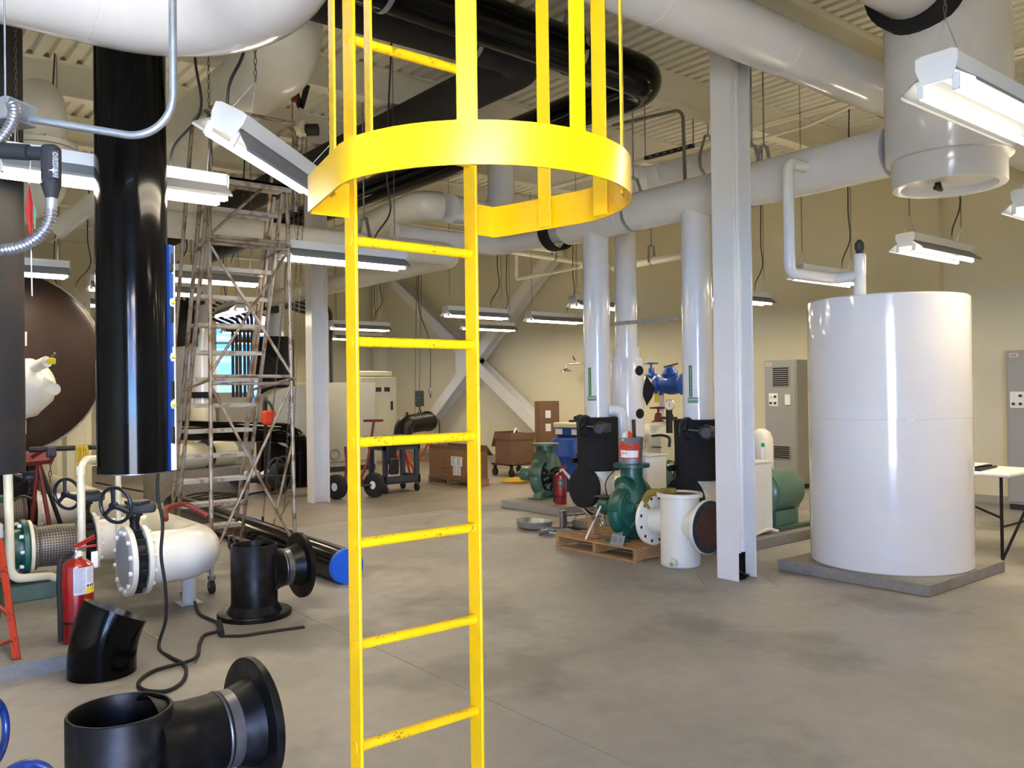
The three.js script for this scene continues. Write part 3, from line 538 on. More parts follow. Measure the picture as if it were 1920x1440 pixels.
  wpart(st, 'brace_plate', [flat([1.506, 2.907, -8.2], [1.894, 3.268, -8.2], 0.012, 0.2), flat([1.506, 2.981, -8.2], [1.895, 3.345, -8.2], 0.16, 0.012)], M.beam);
}

// ---------------------------------------------------------------- tank, pumps and fittings by the column
{
  const pad = thing('tank_pad', 'low square concrete pad under the tall white tank', 'pad', [6.9, 0, -3.53]);
  part(pad, 'pad_block', bx(0, 0.045, 0, 1.34, 0.09, 1.27, 0.008), M.pad);
  const t = thing('storage_tank', 'tall glossy white jacketed cylindrical tank', 'tank', [6.9, 0.09, -3.53]);
  part(t, 'tank_body', lathe([[0, 0], [0.625, 0], [0.632, 0.008], [0.632, 1.195], [0.6295, 1.197], [0.6295, 1.201], [0.632, 1.203], [0.632, 2.17], [0.622, 2.182], [0, 2.182]], 96), M.tank);
  const a = 0.74; // patched port on the jacket
  const n = [-Math.cos(0.72), 0, Math.sin(0.72)];
  part(t, 'jacket_port', along(lathe([[0.018, 0], [0.028, 0], [0.03, 0.004], [0.026, 0.008], [0.018, 0.004]], 20), [n[0] * 0.631, 1.215, n[2] * 0.631], n), M.white2);
}
function pallet(o, x0, x1, z0, z1, y0 = 0, mat = M.wood) {   // stringers along x, boards along z
  const zs = [z0 + 0.02, (z0 + z1) / 2, z1 - 0.02];
  for (const z of zs) wpart(o, 'stringer', bx((x0 + x1) / 2, y0 + 0.062, z, x1 - x0 - 0.01, 0.09, 0.038, 0.003), mat);
  const nb = 6, w = 0.1, L = x1 - x0;
  for (let k = 0; k < nb; k++) { const x = x0 + w / 2 + (L - w) * k / (nb - 1); wpart(o, 'deck_board', bx(x, y0 + 0.116, (z0 + z1) / 2, w, 0.018, z1 - z0, 0.002), mat); if (k % 2 === 0 || k === nb - 1) wpart(o, 'bottom_board', bx(x, y0 + 0.0085, (z0 + z1) / 2, w, 0.017, z1 - z0, 0.002), mat); }
}
{
  const o = thing('wooden_pallet', 'wooden pallet under the dark green pump', 'pallet', [5.95, 0, -5.71]); pallet(o, 5.57, 6.42, -6.25, -5.18);
  // strainer
  const s = thing('basket_strainer', 'white flanged tee strainer standing on the floor with rusty open flanges', 'strainer', [5.8, 0, -4.86]);
  part(s, 'body', lathe([[0, 0], [0.16, 0], [0.172, 0.012], [0.172, 0.6], [0.196, 0.602], [0.2, 0.606], [0.2, 0.634], [0.196, 0.638], [0.165, 0.638], [0.16, 0.615], [0, 0.615]], 44), M.white);
  part(s, 'rusty_cover', along(lathe([[0, 0], [0.16, 0], [0.16, 0.006], [0.03, 0.01], [0, 0.01]], 36), [0, 0.617, 0], [0, 1, 0]), M.rust);
  part(s, 'branch_pipe', along(lathe([[0.13, 0], [0.135, 0.06], [0.118, 0.28]], 36), [0, 0.37, 0], [0, 0, -1]), M.white);
  part(s, 'branch_pipe', along(lathe([[0.118, 0.05], [0.125, 0.1], [0.16, 0.29]], 36), [0, 0.37, 0], [0, 0, 1]), M.white);
  const fl = part(s, 'flange', disc([0, 0.37, -0.32], [0, 0, 1], 0.232, 0.036, 0.06), M.white);
  for (let k = 0; k < 12; k++) { const t = 2 * Math.PI * (k + 0.5) / 12; part(fl, 'bolt_hole', along(new THREE.CylinderGeometry(0.015, 0.015, 0.0015, 10), [0.195 * Math.cos(t), 0.37 + 0.195 * Math.sin(t), -0.2832], [0, 0, 1]), M.black); }
  const fr = part(s, 'flange', disc([0, 0.37, 0.285], [0, 0, 1], 0.232, 0.034, 0.16), M.white);
  part(fr, 'gasket_face', disc([0, 0.37, 0.319], [0, 0, 1], 0.224, 0.004, 0.158), M.darkIron);
  part(fr, 'rusty_bore', along(lathe([[0, 0], [0.163, 0], [0.163, 0.016], [0, 0.006]], 32), [0, 0.37, 0.306], [0, 0, 1]), M.rust);
  for (let k = 0; k < 8; k++) { const t = 2 * Math.PI * (k + 0.5) / 8; part(fr, 'bolt_hole', along(new THREE.CylinderGeometry(0.012, 0.012, 0.001, 10), [0.188 * Math.cos(t), 0.37 + 0.188 * Math.sin(t), 0.3234], [0, 0, 1]), M.black); }
  part(s, 'drain_nozzle', join(along(lathe([[0.02, 0], [0.036, 0], [0.036, 0.05], [0.03, 0.07], [0.022, 0.07], [0.02, 0]], 20), [-0.155, 0.055, 0.06], [-0.8, -0.1, 0.3])), M.white);
  part(s, 'cap_plug', bx(0.12, 0.55, 0.13, 0.05, 0.09, 0.05, 0.01), M.black);
  // work glove lying over the flange
  const g = thing('work_glove', 'yellow-brown work glove lying on the strainer flange', 'glove', [5.77, 0.58, -5.06]);
  part(g, 'palm', cable([[-0.05, 0.045, 0.06], [-0.06, 0.05, 0.0], [-0.08, 0.03, -0.06], [-0.09, -0.03, -0.1]], 0.034, 16, 8), M.cloth);
  for (let k = 0; k < 4; k++) part(g, 'finger', cable([[-0.075 - 0.012 * k, 0.03 - 0.008 * k, -0.05], [-0.1 - 0.006 * k, -0.01, -0.09], [-0.105, -0.06 - 0.012 * k, -0.1 + 0.022 * k]], 0.013, 12, 6), M.cloth);
  part(g, 'cuff', cable([[-0.045, 0.05, 0.05], [0.0, 0.055, 0.11], [0.05, 0.05, 0.13]], 0.04, 10, 8), M.cloth);
}
// ---- centrifugal pump with its shaft along z: suction to +z, outlet upwards
function pump(name, label, at, turn, mat, opt = {}) {
  const o = thing(name, label, 'pump', at, turn), R = opt.R ?? 0.2, k = R / 0.2, cy = opt.cy ?? 0.27;
  const spiral = []; for (let i = 0; i <= 44; i++) { const a = Math.PI * (1.0 + 1.62 * i / 44); spiral.push(V(Math.cos(a) * R, cy + Math.sin(a) * R * 1.0, 0)); }
  part(o, 'volute', [sweep(spiral, t => k * (0.072 + 0.05 * t), 18), along(lathe([[0, -0.085 * k], [R + 0.01, -0.085 * k], [R + 0.03, -0.05 * k], [R + 0.03, 0.05 * k], [R + 0.01, 0.085 * k], [0, 0.085 * k]], 40), [0, cy, 0], [0, 0, 1])], mat);
  const ht = opt.top ?? 0.7;
  part(o, 'outlet_neck', along(lathe([[0.2 * k, cy + 0.02], [0.165 * k, cy + 0.16 * k], [0.12 * k, cy + 0.26 * k], [0.103 * k, ht - 0.09], [0.105 * k, ht]], 32), [0.03 * k, 0, 0], [0, 1, 0]), mat);
  part(o, 'outlet_flange', disc([0.03 * k, ht, 0], [0, 1, 0], 0.17 * k, 0.036), mat);
  const cov = part(o, 'suction_cover', along(lathe([[0, 0.085 * k], [R * 0.98, 0.085 * k], [R * 0.98, 0.1 * k], [R * 0.72, 0.115 * k], [R * 0.55, 0.14 * k], [R * 0.52, 0.2 * k], [0, 0.2 * k]], 40), [0, cy, 0], [0, 0, 1]), opt.cover ?? mat);
  for (let i = 0; i < 8; i++) { const a = Math.PI * i / 4 + 0.2; part(cov, 'rib', flat([R * 0.52 * Math.cos(a), cy + R * 0.52 * Math.sin(a), 0.13 * k], [R * 0.93 * Math.cos(a), cy + R * 0.93 * Math.sin(a), 0.105 * k], 0.022 * k, 0.03 * k), mat); }
  if (opt.bolts) boltCircle(o, [0, cy, 0.1 * k], [0, 0, 1], R * 0.86, 14, 0.018 * k, 0.022 * k, opt.boltMat ?? mat);
  part(o, 'bearing_frame', along(lathe([[0, 0], [0.085 * k, 0], [0.09 * k, 0.02], [0.09 * k, 0.12], [0.075 * k, 0.14], [0.075 * k, 0.2], [0.15 * k, 0.23], [0.15 * k, 0.27], [0, 0.27]], 28), [0, cy, -0.085 * k - 0.27], [0, 0, 1]), mat);
  part(o, 'shaft', rod([0, cy, -0.085 * k - 0.34], [0, cy, -0.085 * k - 0.26], 0.024 * k, 16), M.steel);
  for (const s of [-1, 1]) part(o, 'foot', [flat([s * 0.19 * k, 0.012, 0.03], [s * 0.11 * k, cy - 0.1 * k, 0.03], 0.06, 0.12), bx(s * 0.2 * k, 0.012, 0.03, 0.14, 0.024, 0.2, 0.004)], mat);
  return o;
}
{
  const p = pump('pump', 'dark green pump on the wooden pallet with a pail on its outlet', [5.93, 0.126, -5.58], 0, M.greenDark, { R: 0.205, cy: 0.285, top: 0.68 });
  part(p, 'shipping_cover', bx(0, 0.375, -0.32, 0.16, 0.012, 0.16, 0.002), M.bareWeld);
  part(p, 'tie_wire', cable([[-0.02, 0.38, -0.28], [-0.06, 0.52, -0.26], [0.0, 0.66, -0.16], [0.03, 0.69, -0.1]], 0.006, 30, 6), M.black);
  pump('pump', 'grey-green pump with a bolted dark face beyond the red extinguisher', [7.5, 0.1, -8.62], 0.25, M.greenGrey, { R: 0.22, cy: 0.31, top: 0.7, bolts: true, boltMat: M.bareWeld, cover: M.blackFit });
  const b = thing('metal_pail', 'dented galvanised pail with a torn red and white paper label on the pump outlet', 'pail', [5.96, 0.842, -5.58]);
  part(b, 'pail_body', lathe([[0, 0], [0.096, 0], [0.1, 0.004], [0.122, 0.245], [0.126, 0.25], [0.12, 0.252], [0.116, 0.245], [0.094, 0.008], [0, 0.008]], 36), M.galv);
  const lab = printed(512, 256, (x, w, h) => {
    x.fillStyle = '#c9371f'; x.fillRect(0, 0, w, h); x.fillStyle = '#e9e3dc'; x.fillRect(150, 120, 330, 120); x.fillRect(20, 16, 140, 14);
    x.fillStyle = '#c9371f'; x.fillRect(60, 130, 120, 95); x.fillStyle = '#8d2a1c'; x.font = 'bold 60px serif'; x.fillText('454', 205, 190); x.strokeStyle = '#5d1c14'; x.lineWidth = 8; x.beginPath(); x.ellipse(360, 70, 90, 42, 0, 0, 7); x.stroke(); x.beginPath(); x.moveTo(300, 84); x.bezierCurveTo(330, 40, 350, 100, 372, 60); x.bezierCurveTo(385, 90, 400, 50, 420, 74); x.stroke();
  });
  part(b, 'paper_label', new THREE.CylinderGeometry(0.1185, 0.107, 0.145, 40, 1, true, Math.PI * 1.05, Math.PI * 0.95).translate(0, 0.125, 0), lab, true);
  const bail = []; for (let k = 0; k <= 20; k++) { const a = Math.PI * k / 20; bail.push(V(-0.128 * Math.cos(a), 0.225 - 0.1 * Math.sin(a) * 0.85, 0.128 * Math.sin(a) * 0.55 + 0.05)); }
  part(b, 'bail_handle', sweep(bail, 0.003, 6), M.steel);
  const ham = thing('hammer', 'hammer with a brown wooden handle standing in the pail', 'tool', [5.99, 0.86, -5.56]);
  part(ham, 'grip', rod([0.0, 0.02, 0.0], [-0.035, 0.4, 0.02], 0.014, 12, 0.02), M.rust);
  part(ham, 'ferrule', rod([-0.015, 0.18, 0.009], [-0.021, 0.245, 0.012], 0.022, 12), M.darkIron);
  const rag = thing('rag', 'white and orange crumpled rag bunched in the pail', 'rag', [5.93, 1.06, -5.6]);
  part(rag, 'fold', cable([[-0.07, 0, 0.02], [-0.05, 0.07, 0.03], [-0.02, 0.03, 0.0], [0.01, 0.06, 0.02]], 0.028, 20, 7), M.paper);
  part(rag, 'fold', cable([[-0.05, 0.05, 0.05], [-0.02, 0.075, 0.04], [0.0, 0.03, 0.05]], 0.02, 14, 7), M.orangePlastic);
  part(rag, 'fold', cable([[0.05, 0.02, -0.05], [0.08, 0.07, -0.02], [0.1, 0.03, 0.02]], 0.022, 14, 7), M.paper);
  const bl = thing('wood_block', 'raw wooden cribbing blocks stacked on the pallet beside the green pump', 'block', [5.72, 0.126, -5.86]);
  part(bl, 'block', bx(0, 0.018, 0, 0.09, 0.036, 0.13, 0.003), M.wood); part(bl, 'block', bx(0, 0.115, 0, 0.075, 0.155, 0.085, 0.003), M.wood); part(bl, 'block', bx(0, 0.2, 0, 0.14, 0.014, 0.09, 0.003), M.wood);
  const rod1 = thing('wooden_rod', 'pale wooden stick leaning across the pallet against the pump', 'stick', [5.58, 0.126, -5.83]);
  part(rod1, 'stick', rod([0, 0.002, 0], [0.2, 0.3, 0.01], 0.009, 10), M.white);
  const pl = thing('name_plate', 'small grey printed plate leaning on the pallet edge', 'plate', [5.59, 0.126, -5.42]);
  const plm = printed(256, 200, (x, w, h) => { x.fillStyle = '#767b80'; x.fillRect(0, 0, w, h); x.fillStyle = '#2c2f33'; x.fillRect(190, 50, 14, 90); x.fillRect(150, 60, 6, 70); for (let k = 0; k < 4; k++) x.fillRect(20 + 26 * k, 40, 8, 110); });
  part(pl, 'plate', new THREE.BoxGeometry(0.14, 0.1, 0.003).rotateY(-1.35).rotateZ(-0.35).translate(0, 0.045, 0), plm, true);
}
// ---- insulated riser with valve, strainer tee, pump casing and motor in one line along x
function riser(z, label, opt) {
  const X0 = 6.5;
  const pd = thing('pump_pad', opt.pad, 'pad', [8.1, 0, z]); part(pd, 'pad_block', bx(0, 0.05, 0, 3.3, 0.1, opt.padW ?? 0.78, 0.008), M.pad);
  const v = thing('insulated_riser', label, 'pipe', [X0, 0, z]);
  part(v, 'riser_pipe', rod([0, 1.2, 0], [0, 3.3, 0], 0.145, 40), M.jacket);
  part(v, 'black_jacket', lathe([[0, 0.68], [0.225, 0.68], [0.236, 0.69], [0.232, 0.98], [0.238, 1.245], [0.225, 1.255], [0, 1.255]], 40), M.insulation);
  part(v, 'tee_body', [along(lathe([[0, 0.3], [0.175, 0.3], [0.18, 0.31], [0.17, 0.69], [0, 0.69]], 36), [0, 0, 0], [0, 1, 0]), rod([-0.2, 0.5, 0], [0.44, 0.5, 0], 0.17, 36)], M.white);
  part(v, 'black_cover', along(lathe([[0, 0], [0.2, 0], [0.213, 0.012], [0.213, 0.085], [0.17, 0.1], [0, 0.1]], 44), [-0.17, 0.5, 0], [-1, 0, 0]), M.insulation);
  part(v, 'support_leg', rod([0, 0.1, 0], [0, 0.32, 0], 0.05, 18), M.white);
  const gx = -0.2, gz = opt.gz;
  const gear = part(v, 'gear_box', join(along(lathe([[0, 0], [0.06, 0], [0.075, 0.02], [0.075, 0.08], [0.05, 0.11], [0, 0.115]], 8), [gx - 0.02, 1.145, gz], [-0.6, 0, 0.4]), bx(gx + 0.06, 1.145, gz - 0.05, 0.16, 0.1, 0.1, 0.02)), M.darkIron);
  part(gear, 'handwheel', along(handwheel(0.105, 0.011, 3, 0.012), [gx - 0.06, 1.17, gz - 0.2], [0, 0, 1]), M.wheelBlue);
  part(gear, 'wheel_stem', rod([gx - 0.05, 1.165, gz - 0.2], [gx - 0.02, 1.15, gz], 0.008, 8), M.steel);
  part(v, 'vent_valve', [rod([-0.2, 0.7, -0.13], [-0.2, 0.82, -0.13], 0.018, 12), rod([-0.28, 0.79, -0.13], [-0.12, 0.79, -0.13], 0.03, 12), rod([-0.2, 0.82, -0.13], [-0.2, 0.86, -0.13], 0.012, 8)], M.black);
  // pipe marker: CHILLED WATER RETURN with arrow strip
  const mk = printed(128, 512, (x, w, h) => { x.fillStyle = '#0f6b41'; x.fillRect(0, 0, w, h); x.fillStyle = '#f4f6f2'; x.save(); x.translate(w / 2, h - 12); x.rotate(-Math.PI / 2); x.font = 'bold 40px sans-serif'; x.textBaseline = 'middle'; x.fillText('CHILLED WATER RETURN', 0, 4, h - 24); x.restore(); });
  const ar = printed(256, 64, (x, w, h) => { x.fillStyle = '#0f6b41'; x.fillRect(0, 0, w, h); x.fillStyle = '#f4f6f2'; for (let k = 0; k < 8; k++) { x.fillRect(14 + 31 * k, 16, 8, 36); x.beginPath(); x.moveTo(6 + 31 * k, 26); x.lineTo(18 + 31 * k, 6); x.lineTo(30 + 31 * k, 26); x.fill(); } });
  const cyl = (h, y, a0, da) => new THREE.CylinderGeometry(0.1462, 0.1462, h, 24, 1, true, a0, da).translate(0, y, 0);
  part(v, 'pipe_marker', cyl(0.3, opt.my + 0.18, opt.ma, 0.24), mk, true);
  part(v, 'marker_band', cyl(0.05, opt.my, opt.ma - 0.12, 0.75), ar, true);
  const c = thing('pump_casing', opt.casing, 'pump', [7.13, 0.1, z]);
  part(c, 'jacket_box', bx(0, 0.36, 0, 0.34, 0.7, 0.56, 0.03), M.white); part(c, 'top_lip', bx(0, 0.715, 0, 0.36, 0.016, 0.58, 0.006), M.white);
  part(c, 'torn_edge', cable([[-0.16, 0.02, 0.28], [0.08, 0.05, 0.29], [0.15, 0.03, 0.3], [0.19, 0.022, 0.31]], 0.018, 16, 6), M.white);
  const m = thing('pump_motor', opt.motor, 'motor', [7.68, 0.1, z]);
  part(m, 'motor_frame', along(lathe([[0, 0], [0.13, 0], [0.2, 0.03], [0.225, 0.06], [0.225, 0.5], [0.2, 0.56], [0.12, 0.6], [0, 0.6]], 36), [-0.25, 0.36, 0], [1, 0, 0]), M.greenMotor);
  part(m, 'end_bell', along(lathe([[0.05, 0], [0.235, 0], [0.24, 0.02], [0.24, 0.05], [0.05, 0.05]], 36), [-0.2, 0.36, 0], [1, 0, 0]), M.greenMotor);
  part(m, 'lifting_eye', along(ring(0.026, 0.008, 18, 8), [-0.12, 0.6, 0.08], [0.3, 0, 1]), M.greenMotor);
  for (const s of [-1, 1]) part(m, 'mount', bx(0.02, 0.09, 0.15 * s, 0.4, 0.18, 0.05, 0.005), M.greenMotor);
  part(m, 'base_rail', [bx(0.12, 0.02, 0.25, 0.8, 0.04, 0.07, 0.004), bx(0.1, 0.02, -0.25, 0.8, 0.04, 0.07, 0.004)], M.greenGrey);
  return v;
}
const r1 = riser(-6.57, 'white insulated riser in a black jacket beside the blue drum', { pad: 'concrete pad of the pump line by the blue drum', casing: 'white jacketed pump box behind the riser by the pail', motor: 'pale green pump motor half hidden behind the black jacket', gz: 0.27, my: 1.46, ma: Math.PI * 1.52 });
riser(-5.2, 'white insulated riser in a black jacket next to the white column', { pad: 'concrete pad of the pump line running behind the tank', casing: 'white jacketed pump box showing beside the white column', motor: 'pale green pump motor beside the tank', gz: 0.27, my: 1.44, ma: Math.PI * 1.52 });
{
  const v2 = thing('insulated_riser', 'white insulated riser with a wide lower jacket and black patches', 'pipe', [7.6, 0, -7.17]);
  part(v2, 'riser_pipe', pipe([[0, 1.9, 0], [0, 4.19, 0], [0.16, 4.19, 0]], 0.137, 0.15, 36), M.jacket);
  part(v2, 'shoulder', lathe([[0, 1.93], [0.165, 1.93], [0.165, 2.06], [0, 2.06]], 36), M.jacket);
  part(v2, 'lower_jacket', lathe([[0, 0.1], [0.2, 0.1], [0.205, 0.11], [0.205, 1.92], [0.2, 1.935], [0, 1.935]], 40), M.jacket);
  for (const [y, a] of [[1.775, 0.62], [1.255, 0.62]]) part(v2, 'black_patch', along(lathe([[0, 0], [0.06, 0], [0.06, 0.016], [0, 0.016]], 28), [0.0, y, 0.196], [-0.12, 0, 1]), M.insulation);
  part(v2, 'black_flap', crease(shape([[0, 0.17], [0.1, 0.02], [0.06, -0.09], [0.0, -0.19], [-0.05, -0.05], [-0.03, 0.06]], 0.02, 0.004)).rotateY(-0.75).translate(0.12, 1.54, 0.21), M.insulation);
  wpart(r1, 'bypass_elbow', pipe([[6.52, 1.329, -6.435], [6.636, 1.327, -6.341], [6.642, 0.757, -6.342]], 0.058, 0.1, 20), M.jacket);
  const cp = thing('small_pressure_tank', 'small white domed tank with a green sticker beside the white column', 'tank', [8.58, 0.0, -5.93]);
  part(cp, 'shell', lathe([[0, 0], [0.09, 0], [0.12, 0.4], [0.13, 0.6], [0.13, 0.94], [0.1, 1.02], [0.05, 1.06], [0, 1.065]], 28), M.white); part(cp, 'sticker', bx(-0.1, 0.88, 0.085, 0.03, 0.045, 0.03, 0.003), std({ color: 0x14a04a, roughness: 0.6 }));
  const fl2 = thing('insulation_scrap', 'black insulation flap sticking out behind the white column', 'insulation', [7.74, 0, -5.56]);
  part(fl2, 'flap', crease(shape([[-0.04, 0.16], [0.06, 0.06], [0.07, -0.02], [0.0, -0.14], [-0.05, -0.1]], 0.03, 0.006)).rotateY(-0.75).translate(0, 1.52, 0), M.insulation); part(fl2, 'strip', rod([0, 0.1, 0], [0, 1.42, 0], 0.02, 8), M.insulation);
  // valve manifold along the wall
  const mf = thing('valve_manifold', 'cream pipe manifold with blue and red valves between the risers', 'manifold', [9.3, 0, -8.0]);
  wpart(mf, 'upper_run', rod([9.3, 1.61, -8.5], [9.3, 1.61, -7.0], 0.13, 28), M.white);
  wpart(mf, 'upper_run_end', rod([9.0, 1.61, -8.25], [9.3, 1.61, -8.25], 0.125, 28), M.white);
  const cv = wpart(mf, 'check_valve', [along(lathe([[0, 0], [0.15, 0], [0.15, 0.03], [0.11, 0.05], [0.14, 0.2], [0.14, 0.3], [0.1, 0.42], [0.15, 0.44], [0.15, 0.47], [0, 0.47]], 28), [9.15, 1.61, -8.02], [0, 0, 1]), along(lathe([[0.1, 0], [0.11, 0.12], [0.06, 0.2], [0, 0.21]], 20), [9.15, 1.66, -7.8], [-0.2, 1, 0.1])], M.blueBright);
  wpart(cv, 'lever', rod([9.13, 1.86, -7.9], [9.13, 1.9, -7.65], 0.012, 8), M.black);
  const gv = wpart(mf, 'gate_valve', [along(lathe([[0.085, 0], [0.085, 0.03], [0.05, 0.05], [0.04, 0.12], [0.015, 0.13], [0.015, 0.2], [0, 0.2]], 20), [9.2, 1.73, -8.2], [0, 1, 0]), along(handwheel(0.095, 0.01, 3), [9.2, 1.92, -8.2], [0, 1, 0])], M.blueBright);
  wpart(mf, 'yellow_tag', box(9.08, 1.36, -8.04, 9.085, 1.52, -7.96), M.yellowTag);
  wpart(mf, 'support_post', rod([9.3, 0.0, -8.1], [9.3, 1.5, -8.1], 0.035, 12), M.white);
  wpart(mf, 'lower_body', [rod([9.2, 0.9, -8.4], [9.2, 0.9, -7.4], 0.15, 28), along(lathe([[0.15, 0], [0.15, 0.12], [0.1, 0.16], [0, 0.17]], 24), [9.2, 0.92, -8.05], [0, 1, 0]), rod([9.2, 0.35, -8.2], [9.2, 0.35, -7.4], 0.1, 24), rod([9.2, 0.35, -8.2], [9.2, 0.9, -8.2], 0.1, 24)], M.white);
  wpart(mf, 'red_valve', [along(lathe([[0.1, 0], [0.1, 0.03], [0.06, 0.06], [0.045, 0.15], [0.015, 0.16], [0.015, 0.23], [0, 0.23]], 20), [9.2, 1.05, -8.08], [0, 1, 0]), along(handwheel(0.115, 0.011, 4), [9.2, 1.28, -8.08], [0, 1, 0])], M.darkRed);
  wpart(mf, 'flow_switch', [along(lathe([[0, 0], [0.05, 0], [0.05, 0.09], [0, 0.1]], 14), [9.15, 1.1, -7.82], [0, 1, 0]), rod([9.15, 1.14, -7.95], [9.15, 1.14, -7.7], 0.02, 10)], M.darkIron);
  const gg = thing('pressure_gauge', 'round white pressure gauge on a black stem between the risers', 'gauge', [8.9, 0.0, -7.62]);
  part(gg, 'stem', rod([0, 0, 0], [0, 1.27, 0], 0.045, 12), M.black); part(gg, 'case', along(lathe([[0, 0], [0.075, 0], [0.075, 0.04], [0.066, 0.045], [0, 0.045]], 28), [-0.02, 1.33, 0.02], [-0.72, 0, 0.69]), M.chrome); part(gg, 'dial', along(new THREE.CylinderGeometry(0.064, 0.064, 0.003, 28), [-0.054, 1.33, 0.053], [-0.72, 0, 0.69]), M.paper); part(gg, 'needle', flat([-0.057, 1.31, 0.056], [-0.057, 1.37, 0.056], 0.006, 0.003), M.black);
  const jb = thing('junction_box', 'cream control box with a bent black bracket behind the pail', 'box', [8.1, 0, -7.05]);
  part(jb, 'box_body', bx(0, 0.82, 0, 0.3, 0.34, 0.2, 0.01), M.ivory); part(jb, 'stand_post', rod([0, 0.0, 0], [0, 0.66, 0], 0.03, 10), M.white); part(jb, 'bracket', cable([[-0.19, 0.97, 0.0], [-0.16, 0.98, 0.14], [-0.13, 0.95, 0.22], [-0.14, 0.84, 0.23]], 0.018, 20, 6), M.black); part(jb, 'latch', bx(-0.16, 0.83, 0.04, 0.012, 0.012, 0.16, 0.003), M.black);
}

// ---------------------------------------------------------------- pumps, header and loose fittings on the near floor
const PADH = 0.085;
{
  const pd = thing('equipment_pad', 'long low concrete pad under the extinguisher and flexible pump connectors', 'pad', [-0.7, 0, -7.6]); part(pd, 'pad_block', box(-2.5, 0, -2.3, 1.95, PADH, 2.26), M.pad);
}
// butterfly valve between flanges along x, gear operator and wheel on top
function butterfly(o, c, R, opt = {}) {
  const dir = [1, 0, 0];
  const b = wpart(o, 'valve_body', along(lathe([[0.1, 0], [R * 0.84, 0], [R * 0.86, 0.006], [R * 0.86, 0.059], [R * 0.84, 0.065], [0.1, 0.065]], 36), [c[0] - 0.032, c[1], c[2]], dir), M.blackFit);
  for (let k = 0; k < 12; k++) { const a = 2 * Math.PI * (k + 0.5) / 12; wpart(b, 'lug', bx(c[0], c[1] + R * 0.86 * Math.sin(a), c[2] + R * 0.86 * Math.cos(a), 0.06, 0.04, 0.04, 0.008), M.blackFit); }
  wpart(b, 'neck', along(lathe([[0.03, 0], [0.036, 0.0], [0.03, 0.06], [0.04, 0.1], [0.052, 0.105], [0.052, 0.125], [0, 0.125]], 18), [c[0], c[1] + R * 0.84, c[2]], [0, 1, 0]), M.blackFit);
  const gy = c[1] + R * 0.84 + 0.12, g = wpart(b, 'gear_box', [bx(c[0] + 0.03, gy + 0.035, c[2], 0.2, 0.07, 0.13, 0.025), along(lathe([[0.08, 0], [0.085, 0.01], [0.085, 0.022], [0, 0.03]], 6), [c[0] + 0.02, gy + 0.065, c[2]], [0, 1, 0])], M.darkIron);
  const w = [c[0] - 0.13, gy + 0.045 + (opt.up ?? 0.03), c[2] + (opt.out ?? 0.05)], ax = opt.axis ?? [1, 0.12, -0.75];
  wpart(g, 'handwheel', along(handwheel(opt.wheel ?? 0.118, 0.0125, 3, 0.02), w, ax), M.wheelBlue);
  wpart(g, 'wheel_stem', rod(w, [c[0], gy + 0.04, c[2]], 0.011, 10), M.steel);
}
const xflange = (o, x, y, z, R, t, m, n = 12, side = 1) => { const f = wpart(o, 'flange', disc([x, y, z], [1, 0, 0], R, t), m); const q = rootOf(o).position; boltCircle(f, [x + (side > 0 ? t : 0) - q.x, y - q.y, z - q.z], [side, 0, 0], R * 0.86, n, 0.0155, 0.02, M.white2); return f; };
